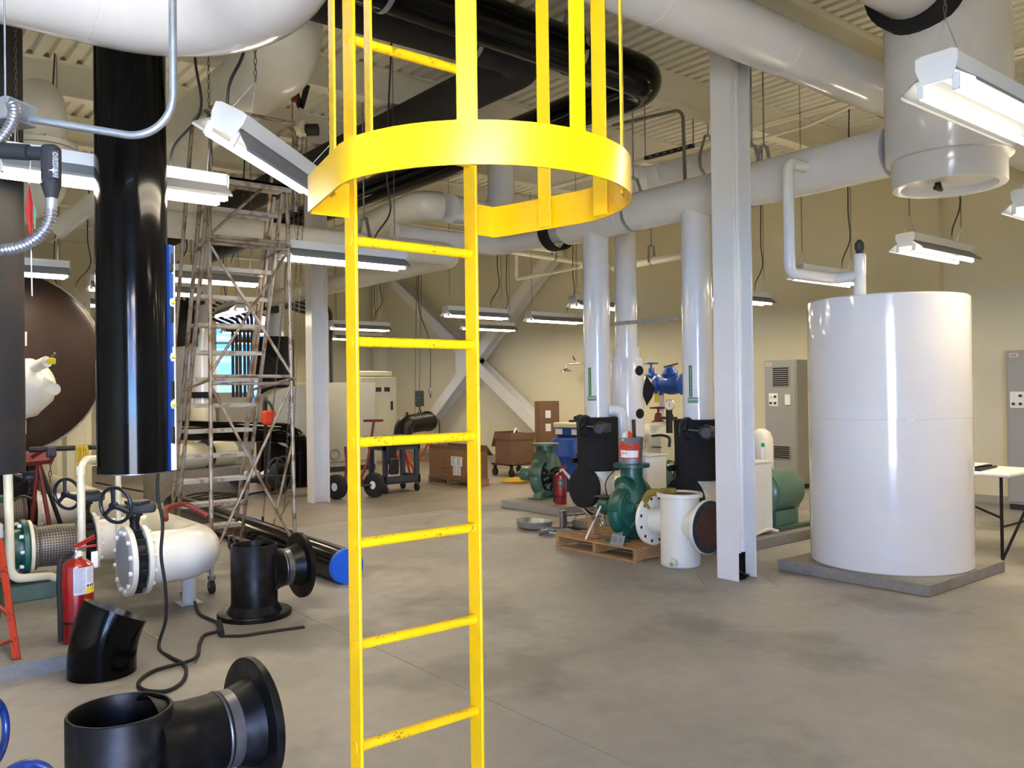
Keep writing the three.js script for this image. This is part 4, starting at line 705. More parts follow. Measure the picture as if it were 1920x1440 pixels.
{
  const h = thing('pipe_header', 'white painted pipe header with a rounded end bend and blue-black valve wheels', 'pipe', [2.05, 0, -6.45]);
  wpart(h, 'header_pipe', pipe([[1.66, 0.43, -6.1], [2.05, 0.43, -6.1], [2.05, 0.43, -11.5]], 0.182, 0.36, 36, true, 16), M.white);
  wpart(h, 'support_leg', [rod([2.06, 0, -6.42], [2.06, 0.3, -6.42], 0.05, 20), bx(2.06, 0.006, -6.42, 0.16, 0.012, 0.16, 0.003)], M.white);
  xflange(h, 1.635, 0.43, -6.1, 0.235, 0.034, M.white, 12, 1);
  butterfly(h, [1.6, 0.43, -6.1], 0.235, {});
  xflange(h, 1.53, 0.43, -6.1, 0.235, 0.036, M.white, 12, -1);
  wpart(h, 'blind_plate', disc([1.522, 0.43, -6.1], [1, 0, 0], 0.175, 0.01), M.panelGrey);
  // branch to the near pump
  for (const [z, xv] of [[-7.15, 1.52], [-9.4, 1.5]]) {
    wpart(h, 'branch_pipe', rod([xv + 0.04, 0.43, z], [2.1, 0.43, z], 0.16, 32), M.white);
    xflange(h, xv + 0.035, 0.43, z, 0.22, 0.03, M.white, 10, 1);
    butterfly(h, [xv, 0.43, z], 0.22, { wheel: 0.115, out: 0.02 });
    const f = wpart(h, 'flexible_connector', along(lathe([[0.1, 0], [0.168, 0.0], [0.17, 0.02], [0.15, 0.04], [0.152, 0.1], [0.156, 0.17], [0.152, 0.24], [0.15, 0.29], [0.17, 0.31], [0.168, 0.33], [0.1, 0.33]], 36), [xv - 0.37, 0.43, z], [1, 0, 0]), M.braid);
    wpart(h, 'connector_flange', disc([xv - 0.4, 0.43, z], [1, 0, 0], 0.205, 0.026), M.ivory);
  }
  wpart(h, 'red_brown_strap', pipe([[1.86, 0.66, -6.28], [1.9, 0.72, -6.44], [2.06, 0.74, -6.5], [2.2, 0.64, -6.4]], 0.02, 0.08, 8), M.darkRed);
  // base-mounted pumps at the branch ends
  for (const [z, l] of [[-7.15, 'dark green base pump with a bolted flange beside the red extinguisher'], [-9.4, 'dark green base pump farther along the header']]) {
    const xv = z < -8 ? 1.5 : 1.52, p = thing('base_pump', l, 'pump', [0.75, PADH, z]);
    wpart(p, 'suction_flange', disc([xv - 0.445, 0.43, z], [1, 0, 0], 0.215, 0.036), M.greenDark);
    boltCircle(p, [xv - 0.445 - 0.75, 0.43 - PADH, 0], [-1, 0, 0], 0.185, 10, 0.015, 0.025, M.white2);
    wpart(p, 'suction_neck', along(lathe([[0.15, 0], [0.14, 0.08], [0.17, 0.2]], 28), [xv - 0.44, 0.43, z], [-1, 0, 0]), M.greenDark);
    wpart(p, 'volute', [along(lathe([[0, 0], [0.24, 0], [0.27, 0.04], [0.27, 0.2], [0.24, 0.24], [0, 0.24]], 36), [xv - 0.85, 0.43, z], [1, 0, 0]), along(lathe([[0.13, 0], [0.11, 0.3], [0.18, 0.3], [0.18, 0.34], [0, 0.34]], 28), [xv - 0.73, 0.5, z + 0.08], [0, 1, 0])], M.greenDark);
    wpart(p, 'motor', along(lathe([[0, 0], [0.17, 0.02], [0.18, 0.06], [0.18, 0.5], [0.14, 0.56], [0, 0.56]], 28), [xv - 0.95, 0.43, z], [-1, 0, 0]), M.greenDark);
    wpart(p, 'base_frame', [bx(0.55, PADH + 0.06, z + 0.2, 1.5, 0.12, 0.08, 0.006), bx(0.55, PADH + 0.06, z - 0.2, 1.5, 0.12, 0.08, 0.006)], M.greenGrey);
    wpart(p, 'drain_tube', cable([[xv - 0.5, 0.63, z + 0.06], [xv - 0.5, 0.78, z + 0.05], [xv - 0.44, 0.82, z + 0.03], [xv - 0.36, 0.79, z]], 0.01, 20, 6), M.black);
  }
  const gc = thing('gauge_cap', 'grey capped gauge fitting on a brass stem above the near green pump', 'gauge', [0.9, 0, -6.6]);
  part(gc, 'cap', bx(-0.06, 0.66, 0.06, 0.09, 0.11, 0.09, 0.02), M.panelGrey); part(gc, 'stem', [rod([-0.06, PADH, 0.06], [-0.06, 0.62, 0.06], 0.028, 14), rod([-0.06, 0.46, 0.06], [-0.06, 0.5, 0.06], 0.05, 12), rod([-0.06, 0.3, 0.06], [-0.06, 0.33, 0.06], 0.06, 12)], M.darkIron);
  // white plastic drain lines
  pipeThing('drain_pipe', 'white plastic drain pipe rising to an elbow beside the hanging black pipe', [[1.322, 0.391, -6.334], [1.317, 1.119, -6.331], [1.688, 1.089, -6.738]], 0.026, 0.09, M.ivory, 16);
  wpart(scene.children[scene.children.length - 1], 'coupling', rod([1.316, 1.017, -6.332], [1.317, 1.075, -6.331], 0.032, 16), M.ivory);
  pipeThing('drain_pipe', 'white plastic drain pipe under the hanging black pipe, beside the bolted blind flange', [[1.594, 1.139, -6.492], [1.599, 0.174, -6.499], [1.647, 0.161, -6.395]], 0.021, 0.04, M.ivory, 14);
  pipeThing('drain_pipe', 'white plastic drain pipe bending across behind the extinguisher at the pad', [[0.955, 1.01, -6.816], [0.966, 0.277, -6.815], [1.284, 0.24, -6.944], [1.284, 0.083, -6.947]], 0.03, 0.09, M.ivory, 16);
}
// ---- fire extinguishers
function extinguisher(at, turn, label, k) {
  const o = thing('fire_extinguisher', label, 'extinguisher', at, turn);
  part(o, 'cylinder', lathe([[0, 0.0], [0.088, 0.0], [0.093, 0.008], [0.095, 0.02], [0.095, 0.43], [0.088, 0.465], [0.06, 0.49], [0.03, 0.505], [0.028, 0.52], [0, 0.52]].map(p => [p[0] * k, p[1] * k]), 36), M.red);
  part(o, 'valve_head', [new THREE.CylinderGeometry(0.026 * k, 0.03 * k, 0.05 * k, 16).translate(0, 0.53 * k, 0), bx(0.02 * k, 0.555 * k, 0, 0.07 * k, 0.03 * k, 0.03 * k, 0.006 * k)], M.steel);
  part(o, 'carry_handle', bx(0.06 * k, 0.565 * k, 0, 0.12 * k, 0.012 * k, 0.03 * k, 0.004 * k), M.red);
  part(o, 'lever', flat([-0.01 * k, 0.575 * k, 0], [0.11 * k, 0.62 * k, 0], 0.026 * k, 0.008 * k), M.red);
  part(o, 'gauge', along(new THREE.CylinderGeometry(0.018 * k, 0.018 * k, 0.014 * k, 16), [0.0, 0.535 * k, 0.032 * k], [0, 0, 1]), M.ivory);
  part(o, 'hose', cable([[-0.03, 0.54, 0.01], [-0.1, 0.53, 0.03], [-0.122, 0.42, 0.04], [-0.12, 0.2, 0.045], [-0.118, 0.03, 0.045]].map(p => p.map(v => v * k)), 0.0145 * k, 36, 10), M.blackRubber);
  part(o, 'hose_strap', lathe([[0.0955, 0.12], [0.0972, 0.12], [0.0972, 0.136], [0.0955, 0.136]].map(p => [p[0] * k, p[1] * k]), 32), M.black);
  return o;
}
{
  const e = extinguisher([1.14, PADH, -5.6], 0.21 + 0.0, 'tall red fire extinguisher with a paper label on the near pad', 0.98);
  const lm = printed(256, 256, (x, w, h) => { x.fillStyle = '#d5d6d8'; x.fillRect(0, 0, w, h); x.fillStyle = '#b9bbbf'; x.fillRect(0, 0, 120, h); x.fillStyle = '#6f7478'; for (let k = 0; k < 18; k++) { x.fillRect(8, 10 + 13 * k, 100 - (k * 37) % 30, 4); if (k < 11) x.fillRect(134, 10 + 13 * k, 84 - (k * 23) % 30, 4); } x.fillStyle = '#e4c81f'; x.fillRect(124, 196, 132, 60); x.fillStyle = '#23303a'; for (let k = 0; k < 3; k++) { x.beginPath(); x.arc(146 + 34 * k, 180, 13, 0, 7); x.fill(); } x.fillRect(236, 8, 20, 170); });
  part(e, 'instruction_label', new THREE.CylinderGeometry(0.0938, 0.0938, 0.16, 24, 1, true, -0.62, 1.55).translate(0, 0.37, 0), lm, true);
  part(e, 'clear_tag', bx(0.1, 0.47, 0.01, 0.04, 0.1, 0.004, 0.002), M.paper);
  const f = extinguisher([7.23, 0.1, -8.0], -0.5, 'red fire extinguisher with a white nozzle before the grey-green pump', 0.8);
  const l2 = printed(128, 128, (x, w, h) => { x.fillStyle = '#4b4a48'; x.fillRect(0, 0, w, h); x.fillStyle = '#cfcac2'; x.fillRect(20, 56, 60, 8); x.fillRect(44, 10, 6, 90); x.fillStyle = '#8d8a84'; for (let k = 0; k < 8; k++) x.fillRect(60, 12 + 13 * k, 50, 4); });
  part(f, 'instruction_label', new THREE.CylinderGeometry(0.0768, 0.0768, 0.12, 24, 1, true, -0.7, 1.2).translate(0, 0.27, 0), l2, true);
  part(f, 'white_horn', rod([0.02, 0.45, 0.02], [0.15, 0.27, 0.1], 0.012, 12, 0.024), M.white2);
  const pd = thing('equipment_pad', 'low concrete pad under the grey-green pump and its extinguisher', 'pad', [7.6, 0, -8.3]); part(pd, 'pad_block', bx(0.1, 0.05, 0, 1.5, 0.1, 1.15, 0.008), M.floor);
}
// ---- black steel fittings on the floor
{
  const e = thing('pipe_elbow', 'glossy black 45-degree steel elbow standing on the floor by the extinguisher', 'pipe elbow', [1.17, 0, -5.14]);
  const P = [V(0, 0, 0), V(0, 0.05, 0)]; for (let k = 1; k <= 14; k++) { const a = 0.47 * k / 14; P.push(V(0.6 * (1 - Math.cos(a)), 0.05 + 0.6 * Math.sin(a), 0)); } const l = P[P.length - 1]; P.push(l.clone().add(V(0.02 * Math.sin(0.47), 0.02 * Math.cos(0.47), 0)));
  part(e, 'elbow_body', sweep(P, 0.178, 44, true), M.blackPipe);
  function tee(at, label, hBody, R, footFlange, reach, Rb, turn) {
    const o = thing('pipe_tee', label, 'pipe tee', at, turn), y0 = footFlange ? 0.04 : 0;
    part(o, 'tee_body', lathe([[R - 0.014, y0], [R, y0], [R, hBody - 0.006], [R - 0.004, hBody], [R - 0.01, hBody], [R - 0.014, hBody - 0.01], [R - 0.014, y0]], 48), M.blackFit);
    const yb = (hBody + y0) * 0.53 + 0.02;
    const prof = [[Rb + 0.055, R * 0.55], [Rb + 0.03, R * 0.8], [Rb + 0.004, R + 0.03], [Rb, R + 0.06], [Rb, reach - 0.1]];
    part(o, 'branch', along(lathe(prof, 40), [0, yb, 0], [1, 0, 0]), M.blackFit);
    part(o, 'weld_bead', along(lathe([[Rb - 0.01, 0], [Rb + 0.003, 0.002], [Rb + 0.006, 0.007], [Rb + 0.003, 0.012], [Rb - 0.01, 0.014]], 40), [reach - 0.17, yb, 0], [1, 0, 0]), M.bareWeld);
    part(o, 'ground_band', along(lathe([[Rb - 0.01, 0], [Rb + 0.0015, 0], [Rb + 0.0015, 0.04], [Rb - 0.01, 0.04]], 40), [reach - 0.15, yb, 0], [1, 0, 0]), M.bareWeld);
    part(o, 'neck', along(lathe([[Rb, reach - 0.11], [Rb + 0.02, reach - 0.05], [Rb + 0.028, reach - 0.03]], 40), [0, yb, 0], [1, 0, 0]), M.blackFit);
    const fl = part(o, 'flange', disc([reach - 0.035, yb, 0], [1, 0, 0], Rb + 0.105, 0.034, Rb - 0.01), M.blackFit);
    part(fl, 'raised_face', disc([reach - 0.002, yb, 0], [1, 0, 0], Rb + 0.05, 0.006, Rb - 0.01), M.blackFit);
    if (footFlange) { const f = part(o, 'foot_flange', [disc([0, 0, 0], [0, 1, 0], R + 0.095, 0.034, R - 0.03), along(lathe([[R + 0.03, 0], [R + 0.002, 0.05]], 40), [0, 0.034, 0], [0, 1, 0])], M.blackFit);
      for (let k = 0; k < 12; k++) { const a = 2 * Math.PI * k / 12; part(f, 'bolt_hole', new THREE.CylinderGeometry(0.013, 0.013, 0.002, 10).translate((R + 0.062) * Math.cos(a), 0.034, (R + 0.062) * Math.sin(a)), M.black); } }
    return o;
  }
  tee([2.3, 0, -5.76], 'black flanged steel tee on the floor below the rolling ladder', 0.5, 0.158, true, 0.36, 0.13, 0);
  tee([0.8, 0, -3.26], 'large black flanged steel tee at the bottom corner of the view', 0.425, 0.178, false, 0.52, 0.145, 0.06);
  const lp = thing('pipe_length', 'long black steel pipe lying on the floor with a blue end cap', 'pipe', [3.25, 0.142, -6.2]);
  part(lp, 'pipe_run', rod([0, 0, 0], [0.18, 0, -5.0], 0.14, 36), M.blackPipe);
  part(lp, 'end_cap', along(lathe([[0, 0], [0.138, 0], [0.142, 0.004], [0.142, 0.05], [0.14, 0.052]], 40), [0, 0, 0.02], [0.036, 0, -1]), M.capBlue);
  const rs = thing('steel_rod', 'bright steel rod leaning behind the black elbow', 'rod', [1.6, 0, -5.6]); part(rs, 'shaft', rod([-0.145, 0.12, 0.003], [0.009, 0.006, 0.044], 0.006, 8), M.chrome);
  const pc = thing('scrap_strip', 'crumpled dark paper strip on the floor by the black tee', 'scrap', [2.3, 0, -5.3]);
  part(pc, 'strip', cable([[-0.364, 0, -0.103], [-0.26, 0.01, -0.011], [-0.111, 0.015, 0.016], [0.128, 0.008, 0.061]], 0.028, 20, 6).scale(1, 0.3, 1), M.rustPipe);
  // near valves with blue wheels
  const v = thing('wheel_valve', 'black floor valve with two blue handwheels at the bottom corner', 'valve', [0.12, 0, -2.62]);
  part(v, 'valve_body', [lathe([[0, 0], [0.13, 0], [0.13, 0.03], [0.09, 0.05], [0.09, 0.2], [0.06, 0.24], [0, 0.25]], 28)], M.darkIron);
  part(v, 'handwheel', along(handwheel(0.105, 0.013, 3, 0.02), [0.271, 0.455, -0.61], [0.7, 0.1, 0.5]), M.floorWheel);
  part(v, 'handwheel', along(handwheel(0.085, 0.013, 3, 0.02), [0.332, 0.352, -0.305], [0.2, 0.55, 1]), M.floorWheel);
  part(v, 'wheel_stem', [rod([0.271, 0.455, -0.61], [0, 0.22, 0], 0.012, 10), rod([0.332, 0.352, -0.305], [0, 0.15, 0.05], 0.012, 10)], M.steel);
}
// ---- cord across the floor
{
  const o = thing('extension_cord', 'dark rubber cord looping over the floor beside the black elbow', 'cord', [1.8, 0, -5.3]);
  wpart(o, 'cord', cable([[1.562, 1.081, -5.427], [1.561, 0.93, -5.429], [1.583, 0.765, -5.413], [1.575, 0.568, -5.422], [1.594, 0.37, -5.408], [1.596, 0.172, -5.409], [1.55, 0.02, -5.398], [1.541, 0.012, -5.137], [1.558, 0.012, -4.942], [1.447, 0.012, -4.643], [1.341, 0.012, -4.565], [1.265, 0.012, -4.652], [1.271, 0.012, -4.796], [1.397, 0.012, -4.949], [1.609, 0.022, -4.97], [1.77, 0.012, -5.312], [1.856, 0.012, -5.466], [1.951, 0.02, -5.472], [2.004, 0.02, -5.66], [2.002, 0.012, -5.991], [2.101, 0.012, -6.448], [2.105, 0.012, -6.736]], 0.0105, 220, 8), M.blackRubber);
  wpart(o, 'plug', cable([[1.93, 0.022, -5.385], [2.019, 0.022, -5.672]], 0.02, 6, 10), M.blackRubber);
}
// ---- blue spirit level against the hanging pipe
{
  const at = [1.447, 1.139, -4.773], o = thing('spirit_level', 'long blue spirit level standing upright against the hanging black pipe', 'level', at, 0.68), H = 1.235;
  part(o, 'level_frame', [bx(-0.021, H / 2, 0, 0.007, H, 0.026, 0.001), bx(0.0, 0.05, 0, 0.045, 0.1, 0.026, 0.002), bx(0.004, 0.3, 0, 0.04, 0.16, 0.012, 0.002), bx(0.004, 0.55, 0, 0.04, 0.14, 0.012, 0.002), bx(0.004, 0.75, 0, 0.04, 0.14, 0.012, 0.002), bx(0.004, 0.98, 0, 0.04, 0.2, 0.012, 0.002), bx(0, H - 0.05, 0, 0.046, 0.1, 0.026, 0.002), bx(0.001, 0.66, 0, 0.02, 1.1, 0.008, 0.001)], M.levelBlue);
  for (const y of [0.19, 0.44, 0.86, 1.14]) part(o, 'hand_slot', bx(0.002, y, 0.008, 0.026, 0.1, 0.012, 0.004), M.black);
  part(o, 'edge_strip', bx(0.0235, H / 2, 0, 0.005, H, 0.027, 0.001), M.white2);
  part(o, 'end_cap', bx(0, 0.075, 0, 0.048, 0.15, 0.028, 0.003), M.white2);
  for (const y of [0.36, 0.62, 0.92]) { const v = part(o, 'vial_window', along(new THREE.CylinderGeometry(0.023, 0.023, 0.02, 24), [0, y, 0.004], [0, 0, 1]), M.paper); part(v, 'vial', rod([-0.016, y, 0.017], [0.016, y, 0.017], 0.007, 12), M.yellowTag); }
}
// ---- conduit, box and plug in the upper corner
{
  const jb = thing('conduit_box', 'grey steel conduit box on a hanging wire at the picture edge', 'box', [0.45, 2.459, -3.097], 0.62);
  part(jb, 'box_body', bx(0, 0, 0, 0.115, 0.07, 0.1, 0.006), M.galv); part(jb, 'cover', bx(-0.02, 0, 0.051, 0.075, 0.055, 0.004, 0.002), M.galv);
  part(jb, 'hanger_wire', rod([-0.02, 0.035, 0], [-0.024, 2.3, 0], 0.003, 8), M.galv);
  pipeThing('conduit', 'bare steel conduit sweeping from the box and bending up past the black pipe', [[0.5, 2.441, -3.057], [0.861, 2.365, -2.792], [0.862, 3.342, -2.781]], 0.0125, 0.13, M.galv, 16, 'conduit');
  const f1 = thing('flexible_conduit', 'short ribbed steel hose dropping from the conduit box', 'hose', [0.433, 2.476, -3.059]);
  wpart(f1, 'hose', flexHose([[0.43, 2.485, -3.061], [0.445, 2.467, -3.024], [0.446, 2.432, -3.011], [0.428, 2.379, -3.012], [0.378, 2.314, -3.054]], 0.0165, 0.011), M.hoseMetal);
  const pl = thing('black_connector', 'black right-angle insulated connector with lettering above a ribbed hose', 'connector', [0.534, 2.286, -2.928]);
  wpart(pl, 'connector_body', [new RoundedBoxGeometry(0.05, 0.125, 0.05, 2, 0.014).rotateY(-0.62).translate(...[0.534, 2.27, -2.929]), rod([0.533, 2.212, -2.929], [0.534, 2.167, -2.929], 0.03, 18, 0.017)], M.blackRubber);
  const lt = printed(128, 320, (x, w, h) => { x.fillStyle = '#151516'; x.fillRect(0, 0, w, h); x.save(); x.translate(w * 0.62, 10); x.rotate(Math.PI / 2); x.font = 'italic bold 78px sans-serif'; x.strokeStyle = '#b9b9b6'; x.lineWidth = 4; x.strokeText('ORISON', 0, 22, 300); x.restore(); x.fillStyle = '#e6e6e2'; x.beginPath(); x.moveTo(4, 228); x.lineTo(52, 218); x.lineTo(62, 196); x.lineTo(72, 220); x.lineTo(104, 230); x.lineTo(72, 238); x.lineTo(60, 262); x.lineTo(52, 238); x.fill(); });
  { const lp = [0.532, 2.264, -2.886], lg = new THREE.PlaneGeometry(0.034, 0.085).rotateY(-0.62); wpart(pl, 'printed_lettering', lg.translate(...lp), lt, true); }
  wpart(pl, 'side_arm', rod([0.485, 2.309, -2.968], [0.523, 2.305, -2.936], 0.021, 18), M.blackRubber);
  wpart(pl, 'sleeve', rod([0.333, 2.326, -3.09], [0.48, 2.311, -2.972], 0.025, 20), M.blackRubber);
  wpart(pl, 'ferrule', rod([0.534, 2.174, -2.929], [0.533, 2.131, -2.931], 0.0165, 16), M.galv);
  wpart(pl, 'hose', flexHose([[0.533, 2.134, -2.931], [0.528, 2.096, -2.935], [0.507, 2.055, -2.952], [0.467, 2.022, -2.985], [0.408, 2.007, -3.032], [0.344, 2.008, -3.084]], 0.0165, 0.011), M.hoseMetal);
  const tg = thing('pull_tag', 'red and green hanging tag on a string beside the black connector', 'tag', [0.491, 2.13, -3.016]);
  wpart(tg, 'string', [rod([0.492, 2.315, -3.013], [0.488, 2.223, -3.017], 0.0012, 5), rod([0.491, 2.033, -3.017], [0.493, 1.869, -3.017], 0.002, 5)], M.white2);
  const q0 = [0.486, 2.223, -3.018], q1 = [0.478, 2.139, -3.026], q2 = [0.492, 2.026, -3.016], q3 = [0.495, 2.153, -3], q4 = [0.498, 2.078, -2.998];
  const tri = (...p) => { const g = new THREE.BufferGeometry(); g.setAttribute('position', new THREE.Float32BufferAttribute([...p, ...p.map(v => [v[0] + 0.0016, v[1], v[2] + 0.001])].flat(), 3)); const n = p.length, I = []; for (let k = 1; k < n - 1; k++) I.push(0, k, k + 1, n, n + k + 1, n + k); for (let k = 0; k < n; k++) { const m = (k + 1) % n; I.push(k, m, n + k, m, n + m, n + k); } g.setIndex(I); const h = g.toNonIndexed(); h.computeVertexNormals(); return h; };
  wpart(tg, 'red_flap', tri(q0, q1, q2, q3), M.red); wpart(tg, 'green_flap', tri(q0, q3, q4, [0.502, 2.128, -2.994]), M.greenMotor);
}

// ---------------------------------------------------------------- rolling ladder behind the black tee
{
  const o = thing('rolling_ladder', 'tall tubular steel rolling ladder with grated steps and crossed braces', 'ladder', [2.72, 0, -7.2]);
  const pl = t => mix([2.3, 0.1, -6.62], [2.43, 3.35, -6.95], t), pr = t => mix([3.08, 0.1, -6.8], [3.06, 3.35, -6.85], t), tt = y => (y - 0.1) / 3.25;
  const T = (name, a, b, r = 0.0165) => wpart(o, name, rod(a, b, r, 10), M.ladderSteel);
  T('back_post', pl(0), pl(1)); T('back_post', pr(0), pr(1));
  for (const y of [1.64, 1.7, 2.79, 2.85]) T('cross_tube', pl(tt(y)), pr(tt(y)), 0.014);
  T('brace', pl(tt(2.78)), pr(tt(1.72)), 0.0125); T('brace', pr(tt(2.78)), pl(tt(1.72)), 0.0125);
  T('brace', pl(tt(1.63)), pr(tt(0.25)), 0.0125); T('brace', pr(tt(1.63)), pl(tt(0.25)), 0.0125);
  T('brace', pl(tt(2.86)), mix(pl(1), pr(1), 0.75), 0.0125);
  const sc = t => mix([2.8, 0.3, -8.16], [2.72, 3.11, -7.04], t), n = 13, hw = 0.3;
  for (const s of [-1, 1]) {
    const f = (t, dz = 0) => add(sc(t), [s * (hw + 0.015), 0, dz]);
    T('stringer', f(-0.09, -0.08), f(1.06, -0.08), 0.018); T('stringer', f(-0.09, 0.1), f(1.06, 0.1), 0.018);
    // hand rail with curved top
    wpart(o, 'hand_rail', pipe([f(0.28, -0.1), add(f(0.34, -0.1), [s * 0.05, 0.55, 0]), add(f(1.02, -0.1), [s * 0.05, 0.68, 0]), [2.72 + s * 0.36, 3.85, -6.72], [2.72 + s * 0.36, 3.1, -6.72]], 0.0165, 0.14, 10), M.ladderSteel);
    T('side_tube', [s < 0 ? pl(tt(1.68))[0] : pr(tt(1.68))[0], 1.68, -6.75], add(sc(0.46), [s * (hw + 0.015), 0, -0.08]), 0.014);
    T('side_tube', [s < 0 ? pl(tt(2.82))[0] : pr(tt(2.82))[0], 2.82, -6.8], add(sc(0.88), [s * (hw + 0.015), 0, -0.08]), 0.014);
    T('base_tube', [s < 0 ? 2.3 : 3.08, 0.16, -6.68], add(sc(-0.07), [s * (hw + 0.02), 0.02, -0.1]), 0.016);
  }
  wpart(o, 'top_rail', pipe([[2.36, 3.85, -6.72], [3.08, 3.85, -6.72]], 0.0165, 0.1, 10), M.ladderSteel);
  for (let k = 0; k < n; k++) {
    const c = sc(k / (n - 1)), t = wpart(o, 'step', [box(c[0] - hw, c[1] - 0.035, c[2] + 0.085, c[0] + hw, c[1], c[2] + 0.095), box(c[0] - hw, c[1] - 0.035, c[2] - 0.095, c[0] + hw, c[1], c[2] - 0.085), ...Array.from({ length: 7 }, (_, i) => box(c[0] - hw, c[1] - 0.012, c[2] - 0.07 + i * 0.024, c[0] + hw, c[1] - 0.004, c[2] - 0.058 + i * 0.024))], M.treadSteel);
  }
  wpart(o, 'platform', [box(2.42, 3.29, -7.0, 3.04, 3.31, -6.7), box(2.42, 3.25, -6.71, 3.04, 3.31, -6.7)], M.treadSteel);
  for (const [x, z] of [[2.3, -6.62], [3.08, -6.8], [2.42, -8.35], [3.1, -8.35]]) {
    const c = wpart(o, 'caster_fork', [bx(x, 0.125, z, 0.05, 0.03, 0.05, 0.004), box(x - 0.02, 0.04, z - 0.012, x - 0.017, 0.13, z + 0.012), box(x + 0.017, 0.04, z - 0.012, x + 0.02, 0.13, z + 0.012)], M.steel);
    wpart(c, 'caster_wheel', rod([x - 0.016, 0.05, z], [x + 0.016, 0.05, z], 0.05, 20), M.blackRubber);
  }
  // chain hoist hung from a beam clamp
  const h = thing('chain_hoist', 'black and red chain hoist hanging behind the rolling ladder', 'hoist', [3.62, 4.64, -7.77]);
  wpart(h, 'beam_clamp', [flat([3.55, 4.62, -7.77], [3.62, 4.38, -7.77], 0.05, 0.03), flat([3.7, 4.62, -7.77], [3.63, 4.38, -7.77], 0.05, 0.03), rod([3.62, 4.62, -7.95], [3.62, 4.62, -7.75], 0.02, 10)], M.black);
  wpart(h, 'red_plate', bx(3.56, 4.5, -7.77, 0.05, 0.14, 0.06, 0.01), M.darkRed);
  wpart(h, 'hoist_body', [along(lathe([[0, 0], [0.075, 0], [0.085, 0.02], [0.085, 0.06], [0.07, 0.09], [0, 0.09]], 24), [3.62, 4.18, -7.82], [0.3, 0, 1]), rod([3.62, 4.26, -7.77], [3.62, 4.4, -7.77], 0.012, 8)], M.ivory);
  wpart(h, 'drum', along(lathe([[0, 0], [0.06, 0], [0.06, 0.12], [0, 0.12]], 20), [3.68, 4.17, -7.77], [0.6, 0, 0.5]), M.black);
  wpart(h, 'load_chain', [chain([3.6, 4.12, -7.78], [3.42, 0.32, -8.305], 1.25), chain([3.64, 4.12, -7.76], [3.498, 0.373, -7.984], 1.25)], M.chainSteel);
  wpart(h, 'hand_chain', [chain([3.7, 4.1, -7.8], [3.467, 0.53, -7.75], 1.1), chain([3.467, 0.53, -7.75], [3.175, 0.413, -7.344], 1.1)], M.chainSteel);
  const hk = [3.415, 0.304, -8.308]; wpart(h, 'hook', sweep(curve([hk, add(hk, [0, -0.06, 0]), add(hk, [0.03, -0.12, 0]), add(hk, [0.0, -0.18, 0]), add(hk, [-0.05, -0.15, 0]), add(hk, [-0.05, -0.11, 0])], 24), 0.014, 8), M.black);
}
